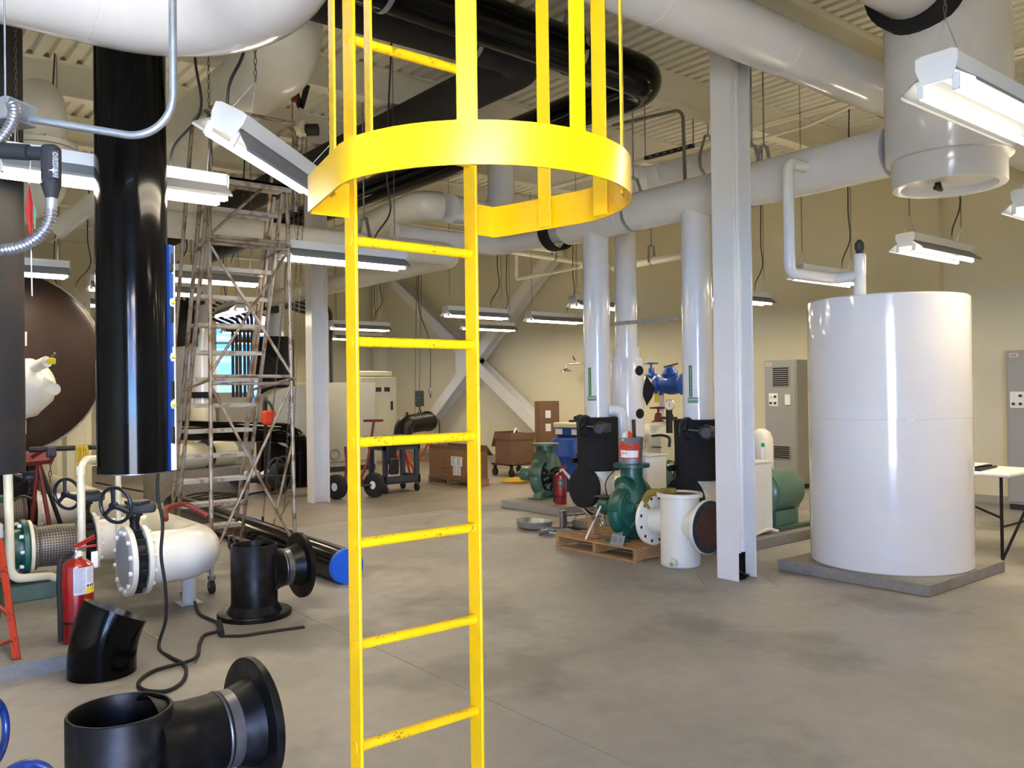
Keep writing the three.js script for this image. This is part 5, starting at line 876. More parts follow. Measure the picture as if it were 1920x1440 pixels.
// ---------------------------------------------------------------- brown vessel and what stands round it
{
  const c = [1.4, 1.92, -10.2], v = thing('pressure_vessel', 'big dark brown vessel with a dished end cut by the picture edge', 'vessel', [c[0], 0, c[2]]);
  const prof = []; for (let k = 0; k <= 16; k++) { const a = Math.PI / 2 * k / 16; prof.push([0.97 * Math.sin(a), 0.2 * Math.cos(a)]); }
  wpart(v, 'dished_end', along(lathe(prof, 64), c, [0, 0, 1]), M.brownVessel);
  wpart(v, 'shell', along(lathe([[0.97, 0], [0.97, -1.4], [0, -1.4]], 64), c, [0, 0, 1]), M.brownVessel);
  wpart(v, 'rim_band', along(lathe([[0.95, -0.02], [0.985, -0.02], [0.985, 0.02], [0.95, 0.02]], 64), c, [0, 0, 1]), M.steel);
  const nz = wpart(v, 'nozzle_cover', along(lathe([[0.3, -0.1], [0.29, 0.06], [0.24, 0.2], [0.15, 0.28], [0, 0.3]], 36), [1.451, 1.64, -9.558], [0.72, 0.35, 0.6]), M.white);
  wpart(nz, 'cover_band', along(lathe([[0.3, 0], [0.306, 0], [0.306, 0.02], [0.3, 0.02]], 36), [1.451, 1.64, -9.558], [0.72, 0.35, 0.6]), M.white);
  wpart(nz, 'lug', [along(new THREE.CylinderGeometry(0.06, 0.06, 0.02, 20), [1.679, 1.623, -9.181], [-0.2, 0.2, 1]), flat([1.574, 1.721, -9.394], [1.679, 1.623, -9.181], 0.02, 0.11)], M.white);
  const st = wpart(nz, 'relief_pipe', rod([1.532, 1.835, -9.362], [1.618, 1.892, -9.163], 0.055, 18), M.white);
  wpart(st, 'test_cock', [rod([1.626, 1.897, -9.157], [1.669, 1.971, -9.058], 0.012, 8)], M.steel); wpart(st, 'yellow_lever', bx(...[1.644, 1.894, -9.078], 0.07, 0.06, 0.03, 0.012), M.yellowTag);
  for (const y of [635, 840]) wpart(v, 'stud_nut', y === 635 ? rod([1.463, 2.204, -9.607], [1.462, 2.065, -9.609], 0.065, 6) : rod([1.458, 1.321, -9.62], [1.457, 1.183, -9.622], 0.06, 6), M.white);
  wpart(v, 'saddle_leg', [box(0.95, 0, -11.2, 1.75, 1.25, -11.1), box(0.95, 0, -10.6, 1.05, 1.3, -10.4), box(1.65, 0, -10.6, 1.75, 1.3, -10.4)], M.rustPipe);
  // white trapezoid sheet screen
  const s = thing('ribbed_screen', 'white ribbed sheet-metal screen under the brown vessel', 'screen', [2.0, 0, -11.8]), Z = -11.8;
  const pts = []; for (let k = 0; k < 6; k++) { const x = 0.6 + k * 0.34; pts.push([x, Z], [x + 0.2, Z], [x + 0.24, Z - 0.07], [x + 0.3, Z - 0.07]); }
  for (let k = 0; k < pts.length - 1; k++) { const [a, b] = [pts[k], pts[k + 1]], L = Math.hypot(b[0] - a[0], b[1] - a[1]); wpart(s, 'sheet_panel', new THREE.BoxGeometry(L + 0.002, 2.9, 0.006).rotateY(-Math.atan2(b[1] - a[1], b[0] - a[0])).translate((a[0] + b[0]) / 2, 1.45, (a[1] + b[1]) / 2), M.ivory); }
  // red pipe vise stand with a black pipe across and a yellow cord
  const vh = [1.521, 0.935, -9.059], pv = thing('pipe_vise_stand', 'red tripod pipe vise stand among the green pumps', 'vise stand', [vh[0], 0, vh[2]]);
  wpart(pv, 'table_plate', flat([1.355, 0.948, -9.193], [1.631, 0.979, -8.97], 0.05, 0.13), M.darkRed);
  wpart(pv, 'leg', rod(vh, [vh[0] + 0.12, 0, vh[2] + 0.1], 0.02, 10), M.darkRed); wpart(pv, 'leg', rod(vh, [vh[0] + 0.3, 0, vh[2] - 0.12], 0.02, 10), M.black); wpart(pv, 'leg', rod(vh, [vh[0] - 0.08, 0, vh[2] - 0.15], 0.02, 10), M.darkRed);
  wpart(pv, 'vise_jaw', bx(...[1.616, 1.024, -8.982], 0.085, 0.1, 0.07, 0.02), M.darkIron); wpart(pv, 'vise_chain', chain([1.602, 1.018, -8.929], [1.596, 0.741, -8.936], 1.8), M.black);
  pipeThing('black_pipe', 'thin black pipe clamped in the red vise stand', [[1.447, 1.054, -9.092], [2.32, 1.046, -9.056]], 0.026, 0.05, M.black, 14);
  const yc = thing('yellow_cord', 'coiled yellow cord hung over the thin black pipe', 'cord', [1.863, 1.026, -8.975]);
  for (let k = 0; k < 7; k++) { const x = 141 + k * 3.1; wpart(yc, 'loop', cable([...[[0, 900 - k * 7], [1, 850], [3, 836], [6, 848], [8, 895 - k * 5]].map(([dx, y]) => { const a = [1.863, 1.026, -8.975], ux = [0.00401, 0, 0.00324]; return add(a, [ux[0] * (x + dx - 150), -(y - 845) * 0.00516, ux[2] * (x + dx - 150) + 0.02 * (k % 3)]); })], 0.007, 24, 6), M.yellowCord); }
  const bt = thing('work_bench', 'cluttered pale bench behind the near green pumps', 'bench', [0.9, 0, -9.0]);
  wpart(bt, 'bench_top', bx(0.95, 0.82, -10.05, 0.9, 0.05, 0.5, 0.006), M.ivory); wpart(bt, 'leg', [box(0.55, 0, -10.2, 0.6, 0.8, -10.15), box(1.3, 0, -10.2, 1.35, 0.8, -10.15)], M.ladderSteel);
  // orange stand leg at the picture edge
  const os = thing('jack_stand', 'chipped orange steel pipe stand at the picture edge', 'stand', [0.7, PADH, -5.75]);
  wpart(os, 'leg', flat([0.856, 0.603, -6.451], [0.795, 0.09, -5.412], 0.035, 0.03, 0.3), M.stand); wpart(os, 'leg', flat([0.857, 0.506, -6.515], [0.669, -0.137, -6.417], 0.035, 0.03), M.stand);
  wpart(os, 'strut', flat([0.824, 0.212, -6.416], [0.889, 0.124, -6.365], 0.03, 0.012), M.stand); wpart(os, 'foot_rod', rod([0.735, 0.09, -5.778], [0.837, 0.1, -5.841], 0.01, 8), M.stand);
}
// ---------------------------------------------------------------- far bay seen through the rolling ladder
{
  const bp = pipeThing('black_pipe', 'glossy black pipe lying at waist height behind the rolling ladder', [[3.905, 1.031, -13.174], [5.375, 0.958, -11.988], [5.524, 0.765, -11.999], [5.521, 0.142, -12.008]], 0.15, 0.24, M.blackPipe, 28);
  const ht = thing('horizontal_tank', 'beige horizontal tank with a flat round end beside the far column', 'tank', [5.45, 0, -12.9]);
  wpart(ht, 'tank_shell', along(lathe([[0, 0], [0.46, 0], [0.48, 0.015], [0.48, 1.6], [0, 1.6]], 40), [5.824, 1.173, -12.78], [0.25, 0, -1]), M.cabinet);
  wpart(ht, 'end_ring', along(lathe([[0.44, -0.01], [0.5, -0.01], [0.5, 0.02], [0.44, 0.02]], 40), [5.824, 1.173, -12.78], [0.25, 0, -1]), M.cabinet);
  const tb = [5.824, 1.173, -12.78]; for (const [dx, dz] of [[0, -0.4], [0.2, -1.3]]) wpart(ht, 'saddle', box(tb[0] + dx - 0.3, 0, tb[2] + dz - 0.1, tb[0] + dx + 0.5, tb[1] - 0.42, tb[2] + dz + 0.1), M.blackFit);
  const ob = thing('orange_bag', 'orange tool bag hung before the beige tank', 'bag', [4.831, 1.086, -11.527]);
  wpart(ob, 'bag_body', bx(...[4.717, 1.223, -11.232], 0.2, 0.2, 0.12, 0.05), M.orangePlastic); wpart(ob, 'strap', cable([[4.719, 1.28, -11.422], [4.738, 1.467, -11.405], [4.781, 1.392, -11.307], [4.836, 1.256, -11.328]], 0.02, 20, 6), M.plasticGrey);
  wpart(ob, 'hanger_post', rod([5.179, 0, -12.487], [4.804, 1.504, -11.544], 0.025, 10), M.darkIron);
  const hr = thing('hose_reel', 'black wire hose reel on the floor below the orange bag', 'reel', [5.256, 0, -12.226]);
  for (const d of [0, 0.18]) wpart(hr, 'reel_ring', along(ring(0.25, 0.012, 32, 6), add([4.834, 0.405, -11.274], [d, 0, -d]), [0.6, 0, 0.8]), M.darkIron);
  wpart(hr, 'spoke', [flat([4.836, 0.659, -11.27], [4.833, 0.151, -11.278], 0.012, 0.012), flat([4.66, 0.408, -11.415], [5.009, 0.402, -11.133], 0.012, 0.012)], M.darkIron); wpart(hr, 'hose_coil', along(ring(0.13, 0.06, 28, 10), [4.928, 0.386, -11.456], [0.6, 0, 0.8]), M.blackRubber);
  wpart(hr, 'pull_handle', rod([3.617, 0.163, -8.532], [3.907, 1.016, -8.675], 0.014, 8), M.ladderSteel);
  // chilled-water drops in black jackets
  for (const [px, l] of [[0, 'white riser with a large black insulated valve seen through the rolling ladder'], [1, 'white riser with a green marker left of the rolling ladder steps']]) {
    const q = [[6.399, 1.537, -14.883], [4.791, 1.554, -14.124], [7.503, 1.526, -15.534]][px], o = thing('insulated_riser', l, 'pipe', [q[0], 0, q[2]]);
    part(o, 'riser_pipe', rod([0, 0.1, 0], [0, px === 1 ? 4.2 : 4.9, 0], px === 1 ? 0.15 : 0.17, 28), M.jacket);
    if (px !== 1) part(o, 'black_jacket', [lathe([[0, 1.55], [0.3, 1.55], [0.33, 1.6], [0.33, 2.55], [0.3, 2.6], [0, 2.6]], 28), along(lathe([[0, 0], [0.24, 0], [0.26, 0.05], [0.2, 0.3], [0, 0.32]], 24), [-0.2, 2.1, 0.1], [-0.8, -0.5, 0.3])], M.insulation);
    else { part(o, 'black_band', lathe([[0.15, 1.5], [0.185, 1.5], [0.185, 1.6], [0.15, 1.6]], 28), M.insulation); part(o, 'pipe_marker', new THREE.CylinderGeometry(0.153, 0.153, 0.32, 20, 1, true, Math.PI * 1.6, 0.5).translate(0, 2.5, 0), std({ color: 0x0f6b41, roughness: 0.5 })); part(o, 'lower_bowl', lathe([[0, 0.9], [0.16, 0.92], [0.21, 1.05], [0.2, 1.3], [0.15, 1.4], [0, 1.4]], 24), M.ivory); }
    const g = part(o, 'gear_box', bx(-0.12, 3.1, 0.16, 0.2, 0.14, 0.16, 0.03), M.darkIron); part(g, 'handwheel', along(handwheel(0.13, 0.014, 3, 0.02), [-0.28, 3.1, 0.2], [0.8, 0.2, -0.5]), M.black);
  }
  const bv = thing('insulated_valve', 'black insulated valve mass beside the blue level', 'valve', [4.774, 0, -15.365]);
  wpart(bv, 'black_jacket', [along(lathe([[0, 0], [0.28, 0], [0.3, 0.05], [0.28, 0.5], [0, 0.52]], 24), [4.345, 2.541, -13.831], [-0.3, 0.5, 0.6]), rod([4.347, 2.84, -13.826], [4.345, 2.413, -13.833], 0.2, 20)], M.insulation); wpart(bv, 'riser_pipe', rod([5.659, 0, -18.1], [4.378, 2.678, -13.931], 0.14, 24), M.jacket);
  // bank of conduits and grey cabinets
  for (let k = 0; k < 6; k++) { const a = [[5.553, 2.829, -14.781], [5.605, 2.828, -14.739], [5.656, 2.828, -14.697], [5.716, 2.827, -14.649], [5.767, 2.826, -14.608], [5.819, 2.825, -14.566]][k]; pipeThing('conduit', 'steel conduit in the vertical bank behind the rolling ladder', [[a[0], 1.5, a[2]], [a[0], 2.75 + 0.05 * k, a[2]], [a[0] - 0.6, 2.95 + 0.05 * k, a[2] + 0.1]], 0.026, 0.16, M.darkIron, 10, 'conduit', 'conduit bank behind the rolling ladder'); }
  const c1 = thing('control_cabinet', 'beige control cabinet under the conduit bank', 'cabinet', [6.981, 0, -18.542]); const c1p = [6.981, 0, -18.542];
  wpart(c1, 'cabinet_body', bx(c1p[0], 0.8, c1p[2] - 0.1, 0.75, 1.6, 0.4, 0.01), M.cabinet); wpart(c1, 'door', bx(c1p[0], 0.85, c1p[2] + 0.11, 0.68, 1.4, 0.02, 0.006), M.cabinet); wpart(c1, 'door_handle', bx(c1p[0] + 0.28, 0.9, c1p[2] + 0.13, 0.02, 0.14, 0.02, 0.004), M.black);
  const c2 = thing('control_cabinet', 'low beige cabinet with dark window holes behind the rolling ladder', 'cabinet', [8.843, 0, -21.221]); const c2p = [8.843, 0, -21.221];
  wpart(c2, 'cabinet_body', bx(c2p[0], 0.75, c2p[2], 0.9, 1.5, 0.5, 0.01), M.ivory); for (const dx of [-0.25, 0.05]) wpart(c2, 'meter_window', bx(c2p[0] + dx, 1.3, c2p[2] + 0.255, 0.14, 0.12, 0.012, 0.003), M.black);
  // beige pump set at floor level and a blue cart
  const bm = thing('base_pump', 'beige motor and pump set with rusty flange behind the rolling ladder', 'pump', [5.75, 0, -16.393]); const bq = [4.133, 0.632, -12.865];
  wpart(bm, 'motor', rod(add(bq, [-0.35, 0, 0.1]), add(bq, [0.25, 0, -0.1]), 0.2, 28), M.ivory); wpart(bm, 'rusty_flange', rod(add(bq, [0.25, 0, -0.1]), add(bq, [0.33, 0, -0.13]), 0.22, 24), M.rust); wpart(bm, 'casing', rod(add(bq, [0.33, 0, -0.13]), add(bq, [0.75, 0, -0.3]), 0.2, 24), M.ivory); wpart(bm, 'base_block', box(bq[0] - 0.5, 0, bq[2] - 0.5, bq[0] + 0.8, bq[1] - 0.19, bq[2] + 0.2), M.pad);
  const ct = thing('flat_cart', 'dark blue flat cart with white rags behind the rolling ladder', 'cart', [4.937, 0, -13.013]); const cq = [5.189, 0, -12.761];
  wpart(ct, 'cart_deck', bx(cq[0] - 0.1, 0.24, cq[2] + 0.1, 0.8, 0.07, 0.5, 0.01), M.wheelBlue); for (const [dx, dz] of [[-0.4, 0.3], [0.26, 0.28], [-0.42, -0.1], [0.24, -0.1]]) { const w = wpart(ct, 'wheel', rod([cq[0] + dx - 0.02, 0.1, cq[2] + dz], [cq[0] + dx + 0.02, 0.1, cq[2] + dz], 0.1, 20), M.blackRubber); wpart(w, 'hub', rod([cq[0] + dx - 0.022, 0.1, cq[2] + dz], [cq[0] + dx + 0.022, 0.1, cq[2] + dz], 0.06, 16), M.yellowCord); wpart(ct, 'fork', box(cq[0] + dx - 0.026, 0.1, cq[2] + dz - 0.01, cq[0] + dx + 0.026, 0.21, cq[2] + dz + 0.01), M.darkIron); }
  const rg = thing('rag_pile', 'white rags heaped on the dark blue cart', 'rags', [cq[0], 0.275, cq[2] + 0.1]); for (let k = 0; k < 4; k++) part(rg, 'rag', cable([[-0.35 + 0.17 * k, 0.02, 0.1 - 0.05 * k], [-0.25 + 0.17 * k, 0.07, 0], [-0.2 + 0.17 * k, 0.03, -0.12]], 0.035, 12, 7), M.white2);
  const hb = thing('hose_coil', 'tangled black welding leads on the floor by the long black pipe', 'hose', [4.143, 0, -11.823]);
  for (let k = 0; k < 6; k++) { const q = [4.17, 0, -11.796], R0 = 0.2 + 0.035 * k; wpart(hb, 'loop', sweep(Array.from({ length: 40 }, (_, i) => { const a = 2 * Math.PI * i / 39; return V(q[0] + R0 * 1.2 * Math.cos(a) + 0.02 * Math.sin(3 * a + k), 0.02 + 0.02 * k + 0.03 * Math.max(0, Math.sin(2 * a + k)), q[2] + R0 * Math.sin(a)); }), 0.013, 6), M.blackRubber); }
  const fc = thing('floor_cable', 'thin black cable running over the far floor to the red jack', 'cable', [3.943, 0, -16.861]);
  wpart(fc, 'cable', cable([[3.655, 0.01, -16.382], [3.946, 0.01, -13.889], [4.395, 0.01, -12.103], [5.147, 0.01, -12.784], [6.088, 0.01, -13.078], [6.809, 0.01, -13.149]], 0.014, 60, 6), M.black);
}

// ---------------------------------------------------------------- middle of the hall
{
  // red two-wheeled jack
  const j = thing('pipe_jack', 'red two-wheeled jack with a T-shaped handle between the column and the cart', 'jack', [6.0, 0, -11.12]);
  for (const [x, z] of [[5.74, -11.24], [6.27, -11.06]]) { const d = [0.94, 0, -0.34], a = [x, 0.18, z]; const w = wpart(j, 'tyre', along(lathe([[0.062, -0.05], [0.15, -0.06], [0.178, -0.045], [0.18, 0], [0.178, 0.045], [0.15, 0.06], [0.062, 0.05]], 28), a, d), M.tyre); wpart(w, 'hub', along(lathe([[0, -0.045], [0.062, -0.04], [0.064, 0.04], [0, 0.045]], 20), a, d), M.white2); }
  wpart(j, 'axle', rod([5.74, 0.18, -11.24], [6.27, 0.18, -11.06], 0.018, 10), M.darkIron);
  wpart(j, 'frame_tube', pipe([[5.85, 0.2, -11.2], [5.95, 0.5, -11.3], [5.95, 0.75, -11.35]], 0.022, 0.1, 10), M.darkRed); wpart(j, 'frame_tube', pipe([[6.02, 0.16, -11.12], [6.22, 0.5, -11.18], [6.28, 0.72, -11.2], [6.35, 1.12, -11.2]], 0.02, 0.15, 10), M.darkRed);
  wpart(j, 'cross_plate', bx(6.02, 0.22, -11.15, 0.22, 0.1, 0.05, 0.01), M.darkRed); wpart(j, 'handle_bar', rod([6.22, 1.13, -11.28], [6.47, 1.13, -11.12], 0.02, 10), M.darkRed);
  // grey plastic service cart
  const c = thing('service_cart', 'dark grey plastic service cart in front of the cardboard box', 'cart', [6.95, 0, -11.45]);
  const x0 = 6.55, x1 = 7.2, z0 = -11.75, z1 = -11.25;
  wpart(c, 'top_tray', [bx((x0 + x1) / 2, 0.71, (z0 + z1) / 2, x1 - x0, 0.03, z1 - z0, 0.01), box(x0, 0.66, z1 - 0.03, x1, 0.78, z1), box(x0, 0.66, z0, x1, 0.78, z0 + 0.03), box(x0, 0.66, z0, x0 + 0.03, 0.78, z1), box(x1 - 0.03, 0.66, z0, x1, 0.78, z1)], M.plasticGrey);
  wpart(c, 'bottom_tray', [bx((x0 + x1) / 2, 0.16, (z0 + z1) / 2, x1 - x0, 0.03, z1 - z0, 0.01), box(x0, 0.14, z1 - 0.03, x1, 0.26, z1), box(x0, 0.14, z0, x0 + 0.03, 0.26, z1), box(x1 - 0.03, 0.14, z0, x1, 0.26, z1)], M.plasticGrey);
  for (const [x, z] of [[x0 + 0.04, z1 - 0.04], [x1 - 0.04, z1 - 0.04], [x0 + 0.04, z0 + 0.04], [x1 - 0.04, z0 + 0.04]]) { wpart(c, 'leg', bx(x, 0.46, z, 0.08, 0.5, 0.06, 0.015), M.plasticGrey); const k = wpart(c, 'caster', rod([x - 0.02, 0.06, z], [x + 0.02, 0.06, z], 0.06, 18), M.blackRubber); wpart(k, 'caster_plate', bx(x, 0.13, z, 0.06, 0.02, 0.06, 0.004), M.steel); }
  wpart(c, 'push_handle', pipe([[x0, 0.76, z0 + 0.05], [x0 - 0.12, 0.86, z0 + 0.05], [x0 - 0.12, 0.86, z1 - 0.05], [x0, 0.76, z1 - 0.05]], 0.02, 0.06, 10), M.plasticGrey);
  const tl = thing('tool_case', 'dark grey tool case lying on the service cart', 'case', [6.9, 0.726, -11.5]); part(tl, 'case_body', bx(0, 0.08, 0, 0.34, 0.15, 0.22, 0.02), M.darkIron); part(tl, 'case_band', bx(0, 0.1, 0, 0.345, 0.015, 0.225, 0.004), M.steel);
  const jk = thing('jacket', 'dark cloth jacket hung over the cart end', 'jacket', [6.62, 0.5, -11.2]); part(jk, 'cloth_fold', [bx(0.03, 0.12, -0.0, 0.18, 0.32, 0.05, 0.02), bx(0.06, -0.08, 0.02, 0.16, 0.25, 0.06, 0.025)], M.black);
  // cardboard box on a pallet
  const p = thing('wooden_pallet', 'weathered pallet under the big cardboard box', 'pallet', [8.14, 0, -11.55]); pallet(p, 7.93, 8.36, -12.15, -10.98);
  const b = thing('cardboard_box', 'large open cardboard box with white paper labels on the pallet', 'box', [8.14, 0.126, -11.56]);
  const bm = printed(512, 256, (x, w, h) => { x.fillStyle = '#8a633c'; x.fillRect(0, 0, w, h); x.fillStyle = '#e8e5dd'; x.fillRect(300, 60, 150, 84); x.fillRect(328, 146, 100, 84); x.fillStyle = '#6d6a66'; for (let r = 0; r < 2; r++) for (let k = 0; k < 5; k++) { x.fillRect(308 + 70 * r, 70 + 14 * k, 55 - (k * 17) % 20, 5); x.fillRect(334 + 48 * r, 156 + 14 * k, 38 - (k * 13) % 14, 5); } x.strokeStyle = '#4f3822'; x.lineWidth = 4; x.beginPath(); x.moveTo(170, 178); x.quadraticCurveTo(200, 196, 190, 170); x.quadraticCurveTo(215, 186, 280, 166); x.stroke(); x.fillStyle = '#a8835a'; x.fillRect(240, 92, 36, 10); x.fillStyle = '#74522f'; x.fillRect(200, 200, 70, 12); });
  part(b, 'box_side', box(-0.2, 0, -0.56, -0.192, 0.53, 0.56), M.cardboard); part(b, 'box_side', box(0.192, 0, -0.56, 0.2, 0.53, 0.56), M.cardboard); part(b, 'box_side', box(-0.192, 0, 0.552, 0.192, 0.44, 0.56), M.cardboard); part(b, 'box_side', box(-0.192, 0, -0.56, 0.192, 0.53, -0.552), M.cardboard); part(b, 'box_bottom', box(-0.192, 0, -0.552, 0.192, 0.01, 0.552), M.cardboard);
  part(b, 'flap', new THREE.BoxGeometry(0.22, 0.008, 1.1).rotateZ(-0.9).translate(0.26, 0.45, 0), M.cardboard); part(b, 'printed_front', new THREE.BoxGeometry(0.004, 0.46, 1.1).translate(-0.203, 0.24, 0), bm, true);
  // black pipe bend on red stands
  const e = thing('pipe_spool', 'black bent pipe spool with an open flanged end resting on red stands', 'pipe', [7.832, 1.021, -12.704]);
  wpart(e, 'spool_pipe', pipe([[7.689, 0.77, -12.565], [7.765, 0.988, -12.63], [8.499, 1.014, -12.937]], 0.165, 0.16, 28), M.blackFit);
  wpart(e, 'open_end', along(lathe([[0.15, 0], [0.185, 0], [0.185, 0.05], [0.15, 0.05]], 32), [8.426, 1.016, -12.931], [0.734, 0.026, -0.307]), M.blackFit);
  wpart(e, 'black_pipe_end', cable([[8.62, 1.06, -12.838], [8.635, 0.914, -12.828], [8.682, 0.596, -12.922]], 0.01, 16, 6), M.black);
  for (const [a, q, l] of [[[7.703, 0.733, -12.554], [[7.353, 0, -12.704], [7.803, 0, -12.234], [8.003, 0, -12.804]], 'red folding pipe stand under the near end of the black spool'], [[8.498, 0.799, -12.94], [[8.198, 0, -13.14], [8.478, 0, -12.54], [8.848, 0, -13.04]], 'red folding pipe stand under the far end of the black spool']]) {
    const s = thing('pipe_stand', l, 'stand', [q[0][0], 0, q[0][2]]); for (const f of q) wpart(s, 'leg', rod(f, add(a, [0, -0.12, 0]), 0.02, 8), M.stand); wpart(s, 'stand_head', rod(add(a, [0, -0.18, 0]), add(a, [0, -0.02, 0]), 0.03, 10), M.stand); wpart(s, 'leg_brace', [rod(mix(q[0], a, 0.4), mix(q[1], a, 0.4), 0.012, 8), rod(mix(q[1], a, 0.4), mix(q[2], a, 0.4), 0.012, 8)], M.stand);
  }
  // electric hoist with hook
  const h = thing('electric_hoist', 'dark grey hoist block with a hook hanging before the X-shaped bracing', 'hoist', [8.68, 1.4, -13.56]);
  wpart(h, 'hoist_body', bx(8.68, 1.43, -13.56, 0.14, 0.3, 0.12, 0.02), M.darkIron); wpart(h, 'side_cover', bx(8.61, 1.36, -13.5, 0.06, 0.18, 0.1, 0.015), M.plasticGrey);
  wpart(h, 'hook', sweep(curve([[8.68, 1.29, -13.56], [8.68, 1.22, -13.56], [8.72, 1.18, -13.58], [8.69, 1.12, -13.56], [8.64, 1.14, -13.54], [8.64, 1.18, -13.54]], 24), 0.014, 8), M.black);
  wpart(h, 'load_chain', [chain([8.68, 1.57, -13.56], [8.68, 4.64, -13.4], 1.4)], M.chainSteel); wpart(h, 'hand_chain', [chain([8.383, 0.319, -13.295], [8.43, 3.675, -13.221], 1.3), chain([8.43, 3.675, -13.221], [8.62, 4.64, -13.4], 1.3)], M.chainSteel);
  const pn = thing('pull_switch', 'small grey outlet box hanging on a cord by the hoist', 'switch', [8.841, 1.55, -13.426]); wpart(pn, 'switch_box', bx(...[8.841, 1.57, -13.426], 0.07, 0.09, 0.06, 0.01), M.galv); wpart(pn, 'plug', rod([8.84, 1.519, -13.427], [8.84, 1.438, -13.428], 0.012, 8), M.black); wpart(pn, 'cord', cable([[8.841, 1.6, -13.426], [8.83, 2.512, -13.425], [8.683, 3.122, -13.537], [8.688, 4.235, -13.521]], 0.008, 30, 6), M.darkIron);
  // cabinets by the far corner
  const m1 = thing('motor_control_cabinet', 'wide beige motor control cabinet beyond the far column', 'cabinet', [8.0, 0, -15.5]);
  wpart(m1, 'cabinet_body', bx(8.0, 0.88, -15.75, 1.3, 1.76, 1.2, 0.012), M.cabinet); wpart(m1, 'base_rail', box(7.38, 0, -15.14, 8.6, 0.1, -15.12), M.darkIron);
  for (const dx of [-0.32, 0.32]) wpart(m1, 'door', bx(8.0 + dx, 0.95, -15.14, 0.6, 1.5, 0.02, 0.006), M.cabinet); wpart(m1, 'round_port', along(ring(0.1, 0.012, 24, 6), [7.7, 0.35, -15.125], [0, 0, 1]), M.steel);
  for (let k = 0; k < 4; k++) pipeThing('conduit', 'steel conduit rising from the wide motor control cabinet', [[7.5 + 0.11 * k, 1.76, -15.5], [7.5 + 0.11 * k, 3.1 + 0.07 * k, -15.5], [6.4, 3.35 + 0.07 * k, -15.5]], 0.034, 0.25, M.darkIron, 10, 'conduit', 'conduits above the wide cabinet');
  const m2 = thing('motor_control_cabinet', 'narrow white control cabinet with small meters behind the yellow rail', 'cabinet', [9.6, 0, -16.9]);
  wpart(m2, 'cabinet_body', bx(9.6, 0.95, -17.0, 0.9, 1.9, 0.7, 0.02), M.ivory); wpart(m2, 'sloped_top', bx(9.6, 1.98, -17.05, 0.84, 0.12, 0.56, 0.04), M.ivory); for (let k = 0; k < 3; k++) wpart(m2, 'meter', bx(9.35 + 0.22 * k, 1.62, -16.645, 0.14, 0.1, 0.012, 0.003), M.darkIron); wpart(m2, 'door', bx(9.6, 0.75, -16.645, 0.8, 1.3, 0.012, 0.004), M.ivory); wpart(m2, 'switch_handle', bx(9.9, 1.25, -16.63, 0.05, 0.2, 0.03, 0.006), M.black);
  // carton on a dolly, sheet, drum
  const dl = thing('wheeled_dolly', 'low tube dolly with casters under the brown carton', 'dolly', [9.78, 0, -12.05]);
  wpart(dl, 'dolly_frame', [box(9.45, 0.2, -12.35, 10.12, 0.23, -12.31), box(9.45, 0.2, -11.81, 10.12, 0.23, -11.77), box(9.45, 0.2, -12.35, 9.49, 0.23, -11.77), box(10.08, 0.2, -12.35, 10.12, 0.23, -11.77)], M.rust); for (const [x, z] of [[9.5, -11.82], [10.07, -11.82], [9.5, -12.3], [10.07, -12.3]]) { const f = wpart(dl, 'caster_fork', bx(x, 0.165, z, 0.05, 0.07, 0.05, 0.006), M.rust); wpart(f, 'caster_wheel', rod([x - 0.02, 0.07, z], [x + 0.02, 0.07, z], 0.07, 18), M.blackRubber); }
  const ca = thing('cardboard_carton', 'tall brown open carton standing on the wheeled dolly', 'carton', [9.78, 0.23, -12.06]);
  ca.scale.set(0.86, 1.04, 0.8); part(ca, 'carton_side', box(-0.33, 0, -0.28, -0.322, 0.52, 0.28), M.cardboard); part(ca, 'carton_side', box(0.322, 0, -0.28, 0.33, 0.52, 0.28), M.cardboard); part(ca, 'carton_side', box(-0.322, 0, 0.272, 0.322, 0.52, 0.28), M.cardboard); part(ca, 'carton_side', box(-0.322, 0, -0.28, 0.322, 0.52, -0.272), M.cardboard); part(ca, 'carton_bottom', box(-0.32, 0, -0.27, 0.32, 0.01, 0.27), M.cardboard);
  part(ca, 'collar_band', [box(-0.345, 0.42, -0.295, -0.331, 0.53, 0.295), box(-0.331, 0.42, 0.281, 0.345, 0.53, 0.295)], M.cardboard); part(ca, 'lid_flap', new THREE.BoxGeometry(0.66, 0.008, 0.3).rotateX(-1.1).translate(0, 0.42, -0.36), M.cardboard); part(ca, 'paper', cable([[-0.1, 0.53, 0.1], [0, 0.6, 0.05], [0.1, 0.54, 0]], 0.02, 10, 6), M.white2);
  const sh = thing('folded_crate_panel', 'upright brown panel with two paper slips behind the carton', 'panel', [10.55, 0, -12.0]);
  part(sh, 'panel_sheet', new THREE.BoxGeometry(0.42, 1.35, 0.03).rotateY(-0.72).translate(0, 0.675, 0), M.cardboard); part(sh, 'edge_post', bx(-0.17, 0.675, -0.13, 0.06, 1.35, 0.06, 0.006), M.cardboard); for (const y of [1.1, 0.85]) part(sh, 'paper_slip', new THREE.BoxGeometry(0.1, 0.14, 0.004).rotateY(-0.72).translate(-0.012, y, 0.014), M.paper);
  const dr = thing('plastic_drum', 'bright blue plastic drum beyond the grey-green pump', 'drum', [8.65, 0, -9.35]);
  part(dr, 'drum_body', lathe([[0, 0], [0.26, 0], [0.29, 0.03], [0.295, 0.25], [0.302, 0.27], [0.295, 0.29], [0.295, 0.55], [0.302, 0.57], [0.295, 0.59], [0.285, 0.78], [0.275, 0.8], [0.275, 0.82], [0.26, 0.82], [0.255, 0.8], [0, 0.79]], 40), M.drumBlue); part(dr, 'bung', along(hexHead(0.04, 0.02), [0.1, 0.795, 0.12], [0, 1, 0]), M.white2);
